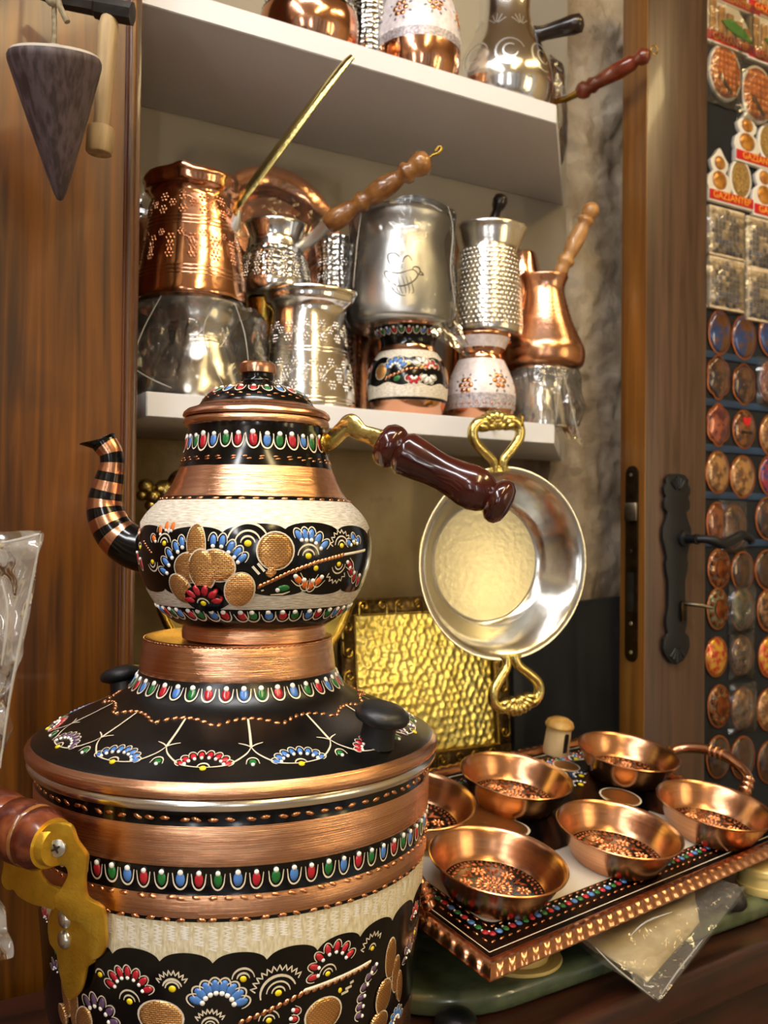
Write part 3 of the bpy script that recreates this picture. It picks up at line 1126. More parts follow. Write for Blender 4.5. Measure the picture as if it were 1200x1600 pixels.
def label_magnet(px, py, hw, hh_, kind, label, wrap=False):
    """white backed souvenir: motif above a red name band"""
    t = magnet_frame(px, py, label)
    rx, ry = msize(px, py, hw, hh_)
    tilt = -0.04
    bh = ry * 0.36
    box('base_block', (0, -ry + bh * 0.5, 0.005), (rx * 2, bh * 1.25, 0.009), 'magnet_white', t, bevel=0.0012)
    box('name_band', (0, -ry + bh * 0.56, 0.0100), (rx * 1.96, bh * 1.0, 0.0014), 'magnet_red', t, bevel=0.0003)
    text_mesh('lettering', 'GAZ\u0130ANTEP', bh * 1.02, 'letter_yellow', t, (0, -ry + bh * 0.56, 0.0110))
    z0 = -ry + bh * 1.1
    top = ry - z0
    if kind == 'pots':
        for sx in (-0.5, 0.5):
            if sx < 0:
                d_ = [(0.34, 0), (0.40, 0.12), (0.36, 0.32), (0.20, 0.45), (0.28, 0.55), (0.30, 0.68), (0.16, 0.82), (0.06, 0.95), (0, 1.0)]
                prism('pot_backing', [(sx * rx * 0.95 + x * rx * 1.35, z0 + y * top) for x, y in d_] + [(sx * rx * 0.95 - x * rx * 1.35, z0 + y * top) for x, y in reversed(d_[:-1])],
                      0.007, 'magnet_white', t, bevel=0.001)
                pot = Deco(Flat(), ['magnet_gold'])
                pot.blob((0, 0), sx * rx * 0.95, z0 + top * 0.25, rx * 0.32, top * 0.22, 0, 'magnet_gold', 0.0072, dome=0.004, n=18, rings=4)
                pot.blob((0, 0), sx * rx * 0.95, z0 + top * 0.65, rx * 0.24, top * 0.16, 0, 'magnet_gold', 0.0072, dome=0.004, n=18, rings=4)
                pot.build('coffee_pots', t)
            else:
                prism('tray_backing', [(sx * rx + x, z0 + top * 0.42 + y) for x, y in ell(rx * 0.5, top * 0.48)], 0.006, 'magnet_white', t, bevel=0.001)
                pot = Deco(Flat(), ['weave'])
                pot.blob((0, 0), sx * rx, z0 + top * 0.42, rx * 0.42, top * 0.42, 0, 'weave', 0.0062, dome=0.003, n=24, rings=4)
                pot.build('pastry_tray', t, None)
    else:
        prism('castle_backing', [(-rx * 0.95, z0), (rx * 0.95, z0), (rx * 0.9, z0 + top * 0.35), (rx * 0.55, z0 + top * 0.62), (rx * 0.1, z0 + top), (-rx * 0.35, z0 + top * 0.9), (-rx * 0.9, z0 + top * 0.85)],
              0.007, 'magnet_white', t, bevel=0.001)
        for k in range(5):
            hk = top * (0.75 - 0.10 * k)
            box('castle_tower', (-rx * 0.68 + k * rx * 0.34, z0 + hk / 2, 0.0085), (rx * 0.24, hk, 0.005), 'castle_tan', t, bevel=0.0006)
        prism('green_leaf', [(-rx * 0.4, z0 + top * 0.3), (rx * 0.0, z0 + top * 0.42), (rx * 0.5, z0 + top * 0.26), (rx * 0.85, z0 + top * 0.02), (rx * 0.2, z0 + top * 0.06), (-rx * 0.2, z0 + top * 0.18)],
              0.004, 'leaf_green', t, (0, 0, 0.0095), bevel=0.0006)
    if wrap:
        wrap_sheet(t, rx * 1.1, ry * 1.15, 0.018, seed=px + py * 0.3)
    return t


def waffle_magnet(px, py, hw, hh_, label, seed):
    t = magnet_frame(px, py, label)
    rx, ry = msize(px, py, hw, hh_)
    prism('back_plate', ell(rx, ry, 36), 0.006, 'magnet_white', t, bevel=0.0015)
    d = Deco(Flat(), ['waffle'])
    n = 5
    d.blob((0, 0), 0, 0, rx * 0.88, ry * 0.9, 0, 'waffle', 0.0062, dome=0.0015, n=36, rings=5)
    d.build('baklava_disc', t, None)
    k = Deco(Flat(), ['waffle_piece'])
    st = rx * 0.25
    for i in range(-5, 6):
        for j in range(-6, 7):
            x, y = i * st, j * st * 1.02
            if (x / (rx * 0.82)) ** 2 + (y / (ry * 0.84)) ** 2 < 1:
                k.blob((0, 0), x, y, st * 0.60, st * 0.60, 0.785, 'waffle_piece', 0.0078, dome=0.0024, n=4, rings=1)
    k.build('pastry_pieces', t)
    b = box('server_knife', (-rx * 0.1, -ry * 0.45, 0.0105), (rx * 0.95, ry * 0.12, 0.0025), 'steel_worn', t, bevel=0.0006)
    b.rotation_euler = (0, 0, -0.75)
    wrap_sheet(t, rx * 1.16, ry * 1.18, 0.012, seed=seed)
    return t


def mosaic_magnet(px, py, hw, hh_, label, seed, swap=0):
    """square tile with small mosaic blocks, wrapped in film"""
    t = magnet_frame(px, py, label)
    rx, ry = msize(px, py, hw, hh_)
    box('tile', (0, 0, 0.004), (rx * 2, ry * 2, 0.007), 'mosaic_tan', t, bevel=0.001)
    rnd = random.Random(seed)
    d = Deco(Flat(), ['mosaic_grey', 'mosaic_tan', 'mosaic_blue'])
    n = 9
    for i in range(n):
        for j in range(n):
            x, y = (-1 + (2 * i + 1) / n), (-1 + (2 * j + 1) / n)
            r = math.hypot(x + 0.05, y - 0.05)
            m = 'mosaic_tan' if r > 0.85 else ('mosaic_grey' if (r + rnd.random() * 0.25) > 0.42 else 'mosaic_tan')
            if y < -0.3 and rnd.random() < 0.5:
                m = 'mosaic_blue'
            d.blob((0, 0), x * rx * 0.9, y * ry * 0.9, rx / n * 1.15, ry / n * 1.15, 0.785, m, 0.0078, dome=0.001 + 0.0012 * rnd.random(), n=4, rings=1)
    d.build('mosaic_blocks', t)
    wrap_sheet(t, rx * 1.2, ry * 1.06, 0.014, seed=seed + swap, m='film')
    return t


label_magnet(1140, -22, 40, 36, 'pots', 'red GAZIANTEP name magnet cut by the top edge, next to the door')
label_magnet(1200, -8, 36, 42, 'castle', 'red GAZIANTEP magnet with green leaf in the top right corner')
label_magnet(1134, 38, 38, 40, 'castle', 'wrapped castle magnet with green leaf over red GAZIANTEP band', True)
label_magnet(1200, 66, 36, 40, 'castle', 'wrapped castle magnet at the right edge below the corner one', True)
waffle_magnet(1129, 116, 25, 44, 'orange baklava disc magnet with small grey knife beside the door', 3)
waffle_magnet(1180, 150, 25, 45, 'orange baklava disc magnet at the right edge, lower of the two discs', 8)
label_magnet(1180, 222, 36, 40, 'pots', 'upper GAZIANTEP magnet with coffee pots and woven tray, right of bare cloth')
label_magnet(1136, 280, 34, 42, 'pots', 'GAZIANTEP magnet with coffee pots and woven tray touching the door')
label_magnet(1206, 303, 34, 42, 'pots', 'GAZIANTEP magnet with coffee pots cut by the right edge')
mosaic_magnet(1131, 366, 27, 38, 'upper square mosaic magnet in film beside the door', 5)
mosaic_magnet(1189, 385, 27, 40, 'upper square mosaic magnet in film at the right edge', 6, 3)
mosaic_magnet(1131, 446, 27, 40, 'lower square mosaic magnet in film beside the door', 15, 1)
mosaic_magnet(1190, 465, 27, 40, 'lower square mosaic magnet in film at the right edge', 16, 2)
OV = [(1122, 520, 18, 35, 0, 'oval magnet of blue sky over orange town, beside the door', 0, 0, None),
      (1160, 528, 19, 35, 0, 'oval magnet of blue sky over orange town, middle of its row', 0, 0, None),
      (1202, 524, 19, 35, 0, 'oval magnet of blue sky over orange town, at the right edge', 0, 0, None),
      (1120, 590, 18, 34, 1, 'dark brown notched oval magnet beside the door under the sky ovals', 0, 0.12, None),
      (1160, 601, 18, 32, 1, 'dark brown notched oval magnet in the middle column under the sky ovals', 0, 0.08, None),
      (1201, 598, 18, 34, 2, 'pink oval magnet in a clear bag at the right edge', 1, 0, None),
      (1120, 664, 18, 33, 2, 'pinkish brown notched oval magnet left of the heart magnet', 0, 0.12, None),
      (1160, 671, 18, 31, 5, 'oval copper magnet with a red heart', 0, 0, 'heart'),
      (1202, 680, 18, 33, 3, 'oval tan magnet right of the heart magnet', 0, 0, None),
      (1119, 738, 19, 34, 3, 'plain tan oval magnet below the pinkish notched one', 0, 0, None),
      (1158, 745, 20, 34, 3, 'plain tan oval magnet below the heart magnet', 0, 0, None),
      (1203, 743, 20, 33, 10, 'red and blue oval magnet at the right edge', 0, 0, None),
      (1118, 817, 17, 33, 4, 'red brown oval magnet beside the door just above the lever', 0, 0, None),
      (1144, 823, 19, 36, 5, 'copper oval magnet in a peaked clear bag above the lever handle', 1, 0, None),
      (1197, 810, 19, 34, 1, 'dark brown oval magnet at the right edge above the lever tip', 0, 0, None),
      (1121, 888, 18, 32, 5, 'copper medallion oval magnet ringed with bosses, under the lever', 0, 0, 'medal'),
      (1158, 892, 18, 31, 9, 'dark town view oval magnet under the lever tip', 0, 0, None),
      (1197, 890, 20, 32, 9, 'dark town view oval magnet at the right edge under the lever', 0, 0, None),
      (1119, 951, 17, 33, 6, 'green patterned medallion oval magnet by the key', 0, 0, 'medal'),
      (1157, 952, 18, 34, 6, 'green patterned oval magnet in a square clear bag', 1, 0, None),
      (1199, 953, 19, 34, 8, 'brown oval magnet with dark centre right of the bagged green one', 0, 0, None),
      (1117, 1026, 18, 32, 7, 'bright red and yellow oval magnet beside the door', 0, 0, None),
      (1156, 1024, 17, 32, 8, 'brown patterned oval magnet in a square clear bag between two red ones', 1, 0, None),
      (1200, 1026, 18, 33, 7, 'bright red and yellow oval magnet at the right edge', 0, 0, None),
      (1121, 1103, 18, 34, 8, 'dark brown medallion oval magnet below the red and yellow one', 0, 0, 'medal'),
      (1158, 1106, 19, 34, 3, 'golden oval magnet with lettering lines in a clear bag', 1, 0, None),
      (1199, 1108, 19, 34, 3, 'golden brown oval magnet at the right edge, second row from below', 0, 0, None),
      (1120, 1182, 19, 34, 9, 'dull brown oval magnet in the lowest row, beside the door', 0, 0, None),
      (1158, 1183, 19, 34, 9, 'dull brown oval magnet in the lowest row, middle one', 0, 0, None),
      (1200, 1190, 19, 34, 9, 'dull brown oval magnet in the lowest row at the right edge', 0, 0, None)]
for (px, py, hw, hh_, pic, label, wrap, notch, dec) in OV:
    oval_magnet(px, py, hw, hh_, 'picture_%d' % pic, label, wrap, notch, dec)

# ================================================================== THE BIG POT (urn) AND ITS LID
PX, PY_ = -0.1095, 0.7075
HOR = CAMZ
pot = thing('tea_urn', (PX, PY_, zC), 'large black and copper painted pot with lid standing in the foreground', 'pot')
poff = HOR - zC          # height of camera above the counter


def hz_(h):
    return poff - h


# body: profile from the bottom up, heights measured below the camera
body = [(0.0, 0.0), (0.118, 0.0), (0.126, 0.003), (0.131, 0.012), (0.1375, hz_(0.304)), (0.1405, hz_(0.27)), (0.1425, hz_(0.241)),
        (0.1432, hz_(0.2385)), (0.1437, hz_(0.2375)), (0.1440, hz_(0.2260)), (0.1434, hz_(0.2245)), (0.1440, hz_(0.2085)), (0.1448, hz_(0.2070)),
        (0.1455, hz_(0.1845)), (0.1448, hz_(0.1828)), (0.1452, hz_(0.1740)), (0.1490, hz_(0.1725)), (0.1503, hz_(0.1700)), (0.1503, hz_(0.1680)), (0.1488, hz_(0.1662)),
        (0.1465, hz_(0.1665)), (0.1440, hz_(0.1690))]
bodyd = resample(body, 0.006)


def pot_band(z, i):
    h = poff - z
    if h < 0.1738:
        return 3
    if h < 0.1832:
        return 1
    if h < 0.2070:
        return 0
    if h < 0.2246:
        return 1
    if h < 0.2381:
        return 0
    if h < 0.2412:
        return 1
    if h < 0.2700:
        return 2
    if h < 0.34:
        return 1
    return 0


pb = lathe('body', bodyd, ['copper_spun', 'enamel_black', 'cream_zig', 'silver_ring'], pot, pot_band, seg=144)
RB = Rev([p for p in body if p[0] > 0.1][:-5] + [(0.1452, hz_(0.1740))], pot.location)
PXS = 0.000393           # metres per picture pixel on the near face of the pot


def sz(h):
    return RB.s_of_z(hz_(h))


# black field with a scalloped upper edge
d = Deco(RB, ['enamel_black'])
NSC = 27


def scal(th):
    f = ((th - 0.06) * NSC / (2 * pi)) % 1.0
    return sz(0.2685) + 0.0085 * sqrt(max(0, 1 - (2 * f - 1) ** 2 * 0.98)) ** 0.9


d.ring_strip(lambda th: sz(0.330), scal, 'enamel_black', 0.00025, n=540, sub=10)
d.build('scalloped_field', pb, None)
# border of painted dots
d = Deco(RB, [])
nD = 78
for i in range(nD):
    th = 2 * pi * i / nD
    c_ = DOTS[i % 3]
    jit = random.uniform(-1, 1)
    d.tear((th, sz(0.2150)), jit * 0.0004, 0.0003 * jit, 0.0088, 0.0054 * (1 + 0.1 * jit), 0, c_, white=0.5)
d.build('dot_border', pb)
# chiselled copper flecks above and below the bands
d = Deco(RB, [])
for h, n, w in ((0.1785, 92, 0.0052), (0.2262, 96, 0.0046), (0.2398, 90, 0.0048)):
    for i in range(n):
        th = 2 * pi * (i + random.uniform(-0.2, 0.2)) / n
        d.blob((th, sz(h)), 0, random.uniform(-0.0004, 0.0004), w * 0.56, w * 0.33, random.uniform(-0.3, 0.4), 'copper_fleck', 0.0003, dome=0.0006, n=7,
               shape=lambda a: 1 + 0.25 * cos(2 * a + 1) + 0.15 * sin(a))
d.build('chisel_flecks', pb)
# pale zigzag scratches in the cream band
d = Deco(RB, [])
for i in range(104):
    th = 2 * pi * i / 104
    top = sz(0.2435)
    ln = 0.012 + 0.004 * sin(i * 0.9)
    pts = [((0.0026 if k % 2 else -0.0026) + random.uniform(-0.0005, 0.0005), -ln * k / 11) for k in range(12)]
    d.stroke((th, top), resample(pts, 0.002), 0.0008, 'enamel_white', 0.00035, taper=False)
d.build('zigzag_scratches', pb)
# flower field: each motif laid where it is painted on the pot, repeated on the far side
d = Deco(RB, [])
f1 = lambda x, y: RB.pick(60 + x / 3.529, 1380 + y / 3.529)
f2 = lambda x, y: RB.pick(360 + x / 3.75, 1380 + y / 3.75)
k1, k2 = PXS / 3.529, PXS / 3.75
for d.turn in (0.0, pi):
    # left part
    d.fan(f1(500, 610), 125 * k1, 0.35, 2.85, 7, 66 * k1, 36 * k1, 'enamel_red')
    d.eye(f1(343, 502), 34 * k1, 1)
    d.eye(f1(505, 650), 38 * k1, 2)
    an = f1(740, 580)
    d.eye(an, 42 * k1, 1)
    d.arc(an, 55 * k1, 0.3, 2.9, 15 * k1)
    d.zigzag(an, 92 * k1, 0.5, 2.75, 16, 15 * k1, 7 * k1)
    an = f1(330, 760)
    d.fan(an, 120 * k1, 0.2, 2.3, 5, 72 * k1, 42 * k1, 'enamel_purple')
    d.fan(f1(990, 690), 128 * k1, 0.25, 2.75, 8, 80 * k1, 48 * k1, 'enamel_blue')
    d.eye(f1(1130, 528), 36 * k1, 2)
    an = f1(948, 785)
    d.eye(an, 30 * k1, 1)
    d.arc(an, 48 * k1, 0.3, 2.9, 13 * k1)
    d.zigzag(an, 85 * k1, 0.5, 2.7, 16, 14 * k1, 7 * k1)
    an = f1(675, 735)
    d.petal(an, 0, 0, 125 * k1, 92 * k1, 0)
    an = f1(200, 700)
    for i_, (x, y, rx, ry, rot) in enumerate(((0, 60, 42, 175, 0.0), (-75, 55, 38, 105, 0.25), (100, -30, 66, 90, -0.3), (-115, -60, 40, 60, 0.5))):
        d.petal(an, x * k1, y * k1, rx * k1, ry * k1, rot, off=0.0005 + 0.0004 * i_)
    an = f1(100, 490)
    d.fan(an, 55 * k1, 0.4, 2.9, 4, 50 * k1, 20 * k1, 'enamel_purple')
    an = f1(45, 210)
    d.fan(an, 60 * k1, 0.3, 2.6, 5, 60 * k1, 18 * k1, 'enamel_red')
    d.blob(f1(95, 365), 0, 0, 12 * k1, 30 * k1, 0, 'enamel_green', 0.0005, dome=0.0004)
    # right part
    d.eye(f2(75, 558), 38 * k2, 2)
    an = f2(280, 640)
    d.eye(an, 42 * k2, 2)
    d.arc(an, 108 * k2, 0.35, 3.4, 18 * k2)
    d.zigzag(an, 155 * k2, 0.55, 3.0, 22, 17 * k2, 8 * k2)
    d.fan(f2(598, 500), 135 * k2, 0.45, 3.3, 7, 68 * k2, 38 * k2, 'enamel_red')
    d.eye(f2(568, 528), 34 * k2, 2)
    an = f2(828, 380)
    d.eye(an, 32 * k2, 1)
    d.zigzag(an, 92 * k2, 0.6, 3.1, 14, 15 * k2, 7 * k2)
    an0, an1, an2 = f2(40, 822), f2(430, 640), f2(815, 468)
    d.rope([an0, an1, an2], 42 * k2)
    off = 0.0022
    d.rope([(an1[0], an1[1] + 0.0015), (an2[0], an2[1] + 0.0012)], 26 * k2, m='cream_line', step=12 * k2)
    d.blob(f2(640, 626), 0, 0, 13 * k2, 17 * k2, 0, 'enamel_yellow', 0.0006, dome=0.0004)
    for (x, y, l_) in ((668, 638, 26), (688, 608, 24), (708, 576, 14)):
        d.stroke(f2(x, y), [(-l_ * k2, -3 * k2), (l_ * k2, 3 * k2)], 16 * k2, 'cream_line', 0.0005, taper=False)
    for (x, y, r_) in ((842, 497, 0.9), (810, 545, 0.7), (782, 607, 0.3), (765, 670, 0.1), (757, 725, -0.1), (750, 776, -0.3)):
        d.tear(f2(x, y), 0, 0, 58 * k2, 40 * k2, r_ + pi / 2, 'enamel_purple', white=0.5, wy=-1)
    an = f2(905, 700)
    for i_, (x, y, rx, ry, rot) in enumerate(((25, 285, 52, 130, 0.05), (105, 150, 44, 118, 0.0), (-35, 62, 68, 105, -0.25), (155, 50, 34, 105, 0.15), (-75, -95, 72, 70, 0.3))):
        d.petal(an, x * k2, y * k2, rx * k2 * 1.1, ry * k2, rot, off=0.0005 + 0.0004 * i_)
    d.fan(f2(965, 810), 70 * k2, 0.3, 2.9, 6, 60 * k2, 32 * k2, 'enamel_blue')
    d.petal(f2(545, 765), 0, 0, 118 * k2, 100 * k2, 0)
    for (x, y) in ((385, 745), (372, 795)):
        d.tear(f2(x, y), 0, 0, 46 * k2, 34 * k2, 1.2, 'enamel_red', white=0.6)
    an = f2(225, 802)
    d.eye(an, 36 * k2, 2)
    d.fan(f2(1075, 190), 60 * k2, 0.3, 2.9, 5, 60 * k2, 24 * k2, 'enamel_red')
    d.fan(f2(1035, 420), 60 * k2, 0.4, 3.3, 4, 60 * k2, 30 * k2, 'enamel_purple')
    d.eye(f2(1075, 285), 30 * k2, 1)
d.turn = 0
d.build('flower_painting', pb)

# lid
lid = [(0.1440, hz_(0.1664)), (0.1500, hz_(0.1652)), (0.1515, hz_(0.1630)), (0.1518, hz_(0.1605)), (0.1505, hz_(0.1580)), (0.1475, hz_(0.1555)), (0.1440, hz_(0.1535)),
       (0.1392, hz_(0.1510)), (0.1300, hz_(0.1462)), (0.1190, hz_(0.1408)), (0.1040, hz_(0.1345)), (0.0920, hz_(0.1290)), (0.0835, hz_(0.1235)),
       (0.0775, hz_(0.1170)), (0.0742, hz_(0.1110)), (0.0732, hz_(0.1085)), (0.0735, hz_(0.1078)), (0.0708, hz_(0.0862)), (0.0700, hz_(0.0845)), (0.0680, hz_(0.0838)),
       (0.0560, hz_(0.0850)), (0.0, hz_(0.0850))]
li = lid[:7] + [(r, z) for r, z in spline(lid[6:15], 5)][1:] + lid[15:]
lid_o = lathe('lid', resample(li, 0.004), ['copper_spun', 'enamel_blackmatte'], pot,
              lambda z, i: 0 if (poff - z > 0.1552 or poff - z < 0.1082) else 1, seg=144)
RL = Rev(li[5:-3], pot.location)


def sl_(h):
    return RL.s_of_z(hz_(h))


d = Deco(RL, [])
n = 40
for i in range(n):
    th = 2 * pi * (i + 0.3) / n
    d.tear((th, sl_(0.1158)), 0, 0, 0.0088, 0.0058, 0, DOTS[(i * 2) % 3], white=0.55)
d.build('dot_border', lid_o)
d = Deco(RL, [])
NL = 14
for i in range(NL):
    t0 = 2 * pi * i / NL
    t1 = 2 * pi * (i + 1) / NL
    s_c, s_p = sl_(0.1345), sl_(0.1288)
    pts = [(t0 + (t1 - t0) * q / 8, s_c + (s_p - s_c) * sin(pi * (0.08 + 0.84 * q / 8)) ** 0.7) for q in range(9)]
    d.rope(pts, 0.0040)
    # stem line from the middle of each swag to the rim field
    tm = (t0 + t1) / 2
    sA, sB = sl_(0.1292), sl_(0.1415)
    d.stroke((tm, sA), [(0, 0), (0.0002, (sB - sA) * 0.5), (0, sB - sA)], 0.0013, 'cream_line', 0.0005, taper=False)
    for sg in (1, -1):
        d.stroke((tm, sB), spline([(0, 0), (sg * 0.004, -0.007), (sg * 0.014, -0.0155), (sg * 0.026, -0.0178)], 5), 0.0011, 'cream_line', 0.0005)
        d.stroke((tm, sB), spline([(0, 0), (sg * 0.003, 0.0025), (sg * 0.008, 0.0045)], 4), 0.001, 'cream_line', 0.0005)
    d.tear((tm, sl_(0.1475)), 0, 0, 0.0052, 0.0048, pi, 'enamel_green', white=0.4)
    c_ = ['enamel_red', 'enamel_purple', 'enamel_blue'][(i + 2) % 3]
    an = (t1, sl_(0.1495))
    nn = 8
    for q in range(nn):
        a = 0.25 + (pi - 0.5) * q / (nn - 1)
        d.tear(an, 0.0155 * cos(a), 0.0010 + 0.0105 * sin(a), 0.0058, 0.0037, a - pi / 2, c_, white=0.5, wy=-1)
    d.eye((t1, sl_(0.1497)), 0.0042, 1)
d.build('fan_painting', lid_o)
d = Deco(RL, [])
for i in range(110):
    th = 2 * pi * i / 110
    d.blob((th, RL.s_of_z(hz_(0.1558))), 0, 0, 0.0022, 0.0012, 0.3, 'copper_fleck', 0.0002, dome=0.0007, n=6)
d.build('rim_flecks', lid_o)

# two black mushroom knobs on the lid
thk, sk = RL.pick(588, 1158)
for a in (thk, thk + pi):
    r_, z_, nr, nz = RL.at(sk)
    p0 = Vector((r_ * sin(a), -r_ * cos(a), z_))
    nrm = Vector((nr * sin(a), -nr * cos(a), nz)).normalized()
    ax = (nrm * 0.6 + Vector((0, 0, 1)) * 0.6).normalized()
    turned('knob', p0 - ax * 0.002, p0 + ax * 0.027,
           [(0, 0.0), (0, 0.0125), (0.2, 0.0118), (0.52, 0.0115), (0.56, 0.0150), (0.62, 0.0180), (0.72, 0.0188), (0.82, 0.0180), (0.92, 0.0140), (0.985, 0.0070), (1.0, 0.0)],
           'plastic_black', lid_o, seg=40, sharp=60)


# side handles: brass bracket, riveted foot, turned wooden grip
def side_handle(ang, label=None):
    """ang: theta on the pot; bracket hangs a grip out to the side"""
    ez = Vector((0, 0, 1))
    out = Vector((sin(ang), -cos(ang), 0))
    side = Vector((cos(ang), sin(ang), 0))
    zr = hz_(0.262)
    base = out * 0.1412 + ez * zr
    M_ = Matrix((side, ez, out)).transposed().to_4x4()
    M_.translation = base

    h = bpy.data.objects.new('side_handle', None)
    COL.objects.link(h)
    h.parent = pot
    h.matrix_basis = M_
    # riveted foot plate: local x sideways, y up, z outward
    ol = []
    for i in range(40):
        a = 2 * pi * i / 40
        x, y = 0.0250 * cos(a), 0.0225 * sin(a) * (1 + 0.05 * sin(6 * a))
        if sin(a) < -0.55:
            y -= 0.017 * (-(sin(a)) - 0.55) / 0.45
            x *= 0.75
        ol.append((x, y))
    prism('foot_plate', ol, 0.0035, 'brass_bright', h, (0, 0, 0.0005), bevel=0.001)
    for y in (0.006, -0.007):
        lathe('rivet', [(0, 0), (0.0060, 0), (0.0055, 0.0018), (0.0032, 0.0034), (0, 0.0040)], 'zinc_screw', h, seg=18, loc=(-0.006, y + 0.004, 0.0038))
    return h


pick_f = RB.pick(120, 1478)
hnd = side_handle(pick_f[0])
hnd_far = side_handle(pick_f[0] + pi + 0.42)
# bracket and grip of the near handle, measured from the photograph at the handle's own depth
Yh = 0.575
loc_ = Vector(pot.location)


def hp3(px, py, Y=Yh):
    return P(px, py, Y) - loc_


hg = bpy.data.objects.new('grip_handle', None)
COL.objects.link(hg)
hg.parent = pot


def cast_plate(name, pix, yfun, thick, m, parent):
    """cast brass plate: an outline in its own slanted plane, given real thickness and a rounded edge"""
    bm = bmesh.new()
    pts = [(x / 4.446, 1200 + y / 4.446) for x, y in pix]
    pts = [p[:2] for p in spline(pts + pts[:1], 3)][:-1]
    f = bm.faces.new([bm.verts.new(hp3(x, y, yfun(x, y))) for x, y in pts])
    r = bmesh.ops.extrude_face_region(bm, geom=[f])
    nv_ = f.normal if f.normal.length else Vector((0, -1, 0))
    bmesh.ops.translate(bm, verts=[v for v in r['geom'] if isinstance(v, bmesh.types.BMVert)], vec=Vector((0.15, 0.98, -0.05)) * thick)
    bmesh.ops.recalc_face_normals(bm, faces=bm.faces)
    ed = [e for e in bm.edges if len(e.link_faces) == 2 and e.calc_face_angle() > 1.0]
    bmesh.ops.bevel(bm, geom=ed, offset=thick * 0.28, segments=2, profile=0.5, affect='EDGES', clamp_overlap=True)
    big = [f_ for f_ in bm.faces if len(f_.verts) > 4]
    bmesh.ops.triangulate(bm, faces=big)
    me = bpy.data.meshes.new(name)
    bm.to_mesh(me)
    bm.free()
    return link(name, me, m, parent, sharp=35)


cast_plate('bracket', [(230, 560), (260, 470), (330, 400), (420, 380), (490, 410), (530, 510), (590, 590), (603, 640), (587, 760), (592, 880), (622, 922), (690, 960), (722, 1010), (735, 1150), (735, 1230), (700, 1310),
                       (630, 1340), (600, 1280), (590, 1150), (540, 1085), (470, 1060), (430, 1010), (380, 980), (365, 940), (382, 880), (430, 820), (463, 750), (452, 695), (410, 682), (330, 690), (262, 650)],
           lambda x, y: 0.549 + (y - 1290) * 0.00013, 0.0048, 'brass_bright', hg)
cast_plate('bracket_wing', [(25, 588), (130, 600), (200, 640), (262, 695), (300, 770), (350, 820), (410, 842), (392, 900), (372, 985), (300, 970), (220, 950), (130, 900), (90, 852), (45, 850), (12, 812), (5, 760), (20, 680)],
           lambda x, y: 0.566 + (92 - x) * 0.0003, 0.0042, 'brass_bright', hg)
g0_, g1_ = hp3(91, 1322, 0.5555), hp3(-62, 1258, 0.612)
turned('wooden_grip', g0_, g1_, [(0.0, 0.0), (0.0, 0.0118), (0.012, 0.0124), (0.055, 0.0132), (0.06, 0.0150), (0.14, 0.0182), (0.20, 0.0186), (0.215, 0.0178), (0.23, 0.0190),
                                 (0.33, 0.0194), (0.42, 0.0188), (0.445, 0.0168), (0.47, 0.0184), (0.56, 0.0196), (0.75, 0.0190), (0.95, 0.0150), (1.0, 0.0100), (1.0, 0.0)],
       ['brass_bright', 'wood_mottled', 'wood_tan'], hg, band=lambda z, i: 0 if i < 4 else (2 if i in (7,) else 1), seg=36)
axd = (g0_ - g1_).normalized()
scr = lathe('screw', [(0, 0), (0.0058, 0), (0.0054, 0.0012), (0.0030, 0.0022), (0.0012, 0.0022), (0.0006, 0.0010), (0, 0.0008)], 'zinc_screw', hg, seg=20, sharp=30)
sdir = Vector((-0.1, -0.99, 0.02)).normalized()
scr.location = hp3(90, 1324, 0.549 + 34 * 0.00013) + sdir * 0.0004
scr.rotation_mode = 'QUATERNION'
scr.rotation_quaternion = Vector((0, 0, 1)).rotation_difference(sdir)
for a in (0, pi / 2):
    b_ = box('screw_slot', (0, 0, 0), (0.0058, 0.0011, 0.0008), 'iron', hg)
    b_.rotation_mode = 'QUATERNION'
    b_.rotation_quaternion = scr.rotation_quaternion @ Matrix.Rotation(a + 0.4, 3, 'Z').to_quaternion()
    b_.location = scr.location + sdir * 0.0020
# bracket and grip belong to the near handle; the far handle is its twin across the pot
for c in list(hg.children):
    c.parent = hnd
    c.matrix_parent_inverse = hnd.matrix_basis.inverted()
    e_ = c.copy()
    COL.objects.link(e_)
    e_.parent = hnd_far
    e_.matrix_parent_inverse = hnd.matrix_basis.inverted()
bpy.data.objects.remove(hg)

# ================================================================== THE TEAPOT
TX, TY = -0.0965, 0.7000
tz = HOR - 0.0848
tea = thing('teapot', (TX, TY, tz), 'black painted copper teapot with maroon wooden handle standing on the pot lid', 'teapot')


def th_(h):
    return 0.0848 - h


kT = 0.70 / FPX
TPX = 0.000424
tp = [(0.0, 0.0), (0.0500, 0.0), (0.0535, 0.0012), (0.0538, 0.0060), (0.0530, 0.0100), (0.0540, 0.0112), (0.0590, th_(0.0718)), (0.0665, th_(0.0660)), (0.0725, th_(0.0590)),
      (0.0775, th_(0.0515)), (0.0820, th_(0.0425)), (0.0862, th_(0.0290)), (0.0875, th_(0.0170)), (0.0868, th_(0.0070)), (0.0840, th_(-0.0020)),
      (0.0785, th_(-0.0100)), (0.0715, th_(-0.0170)), (0.0655, th_(-0.0240)), (0.0610, th_(-0.0320)), (0.0572, th_(-0.0415)), (0.0545, th_(-0.0500)),
      (0.0525, th_(-0.0590)), (0.0512, th_(-0.0700)), (0.0512, th_(-0.0722)), (0.0535, th_(-0.0730)), (0.0545, th_(-0.0748)), (0.0545, th_(-0.0765)), (0.0530, th_(-0.0785)), (0.0500, th_(-0.0787))]
tpd = tp[:5] + spline(tp[5:23], 5) + tp[23:]


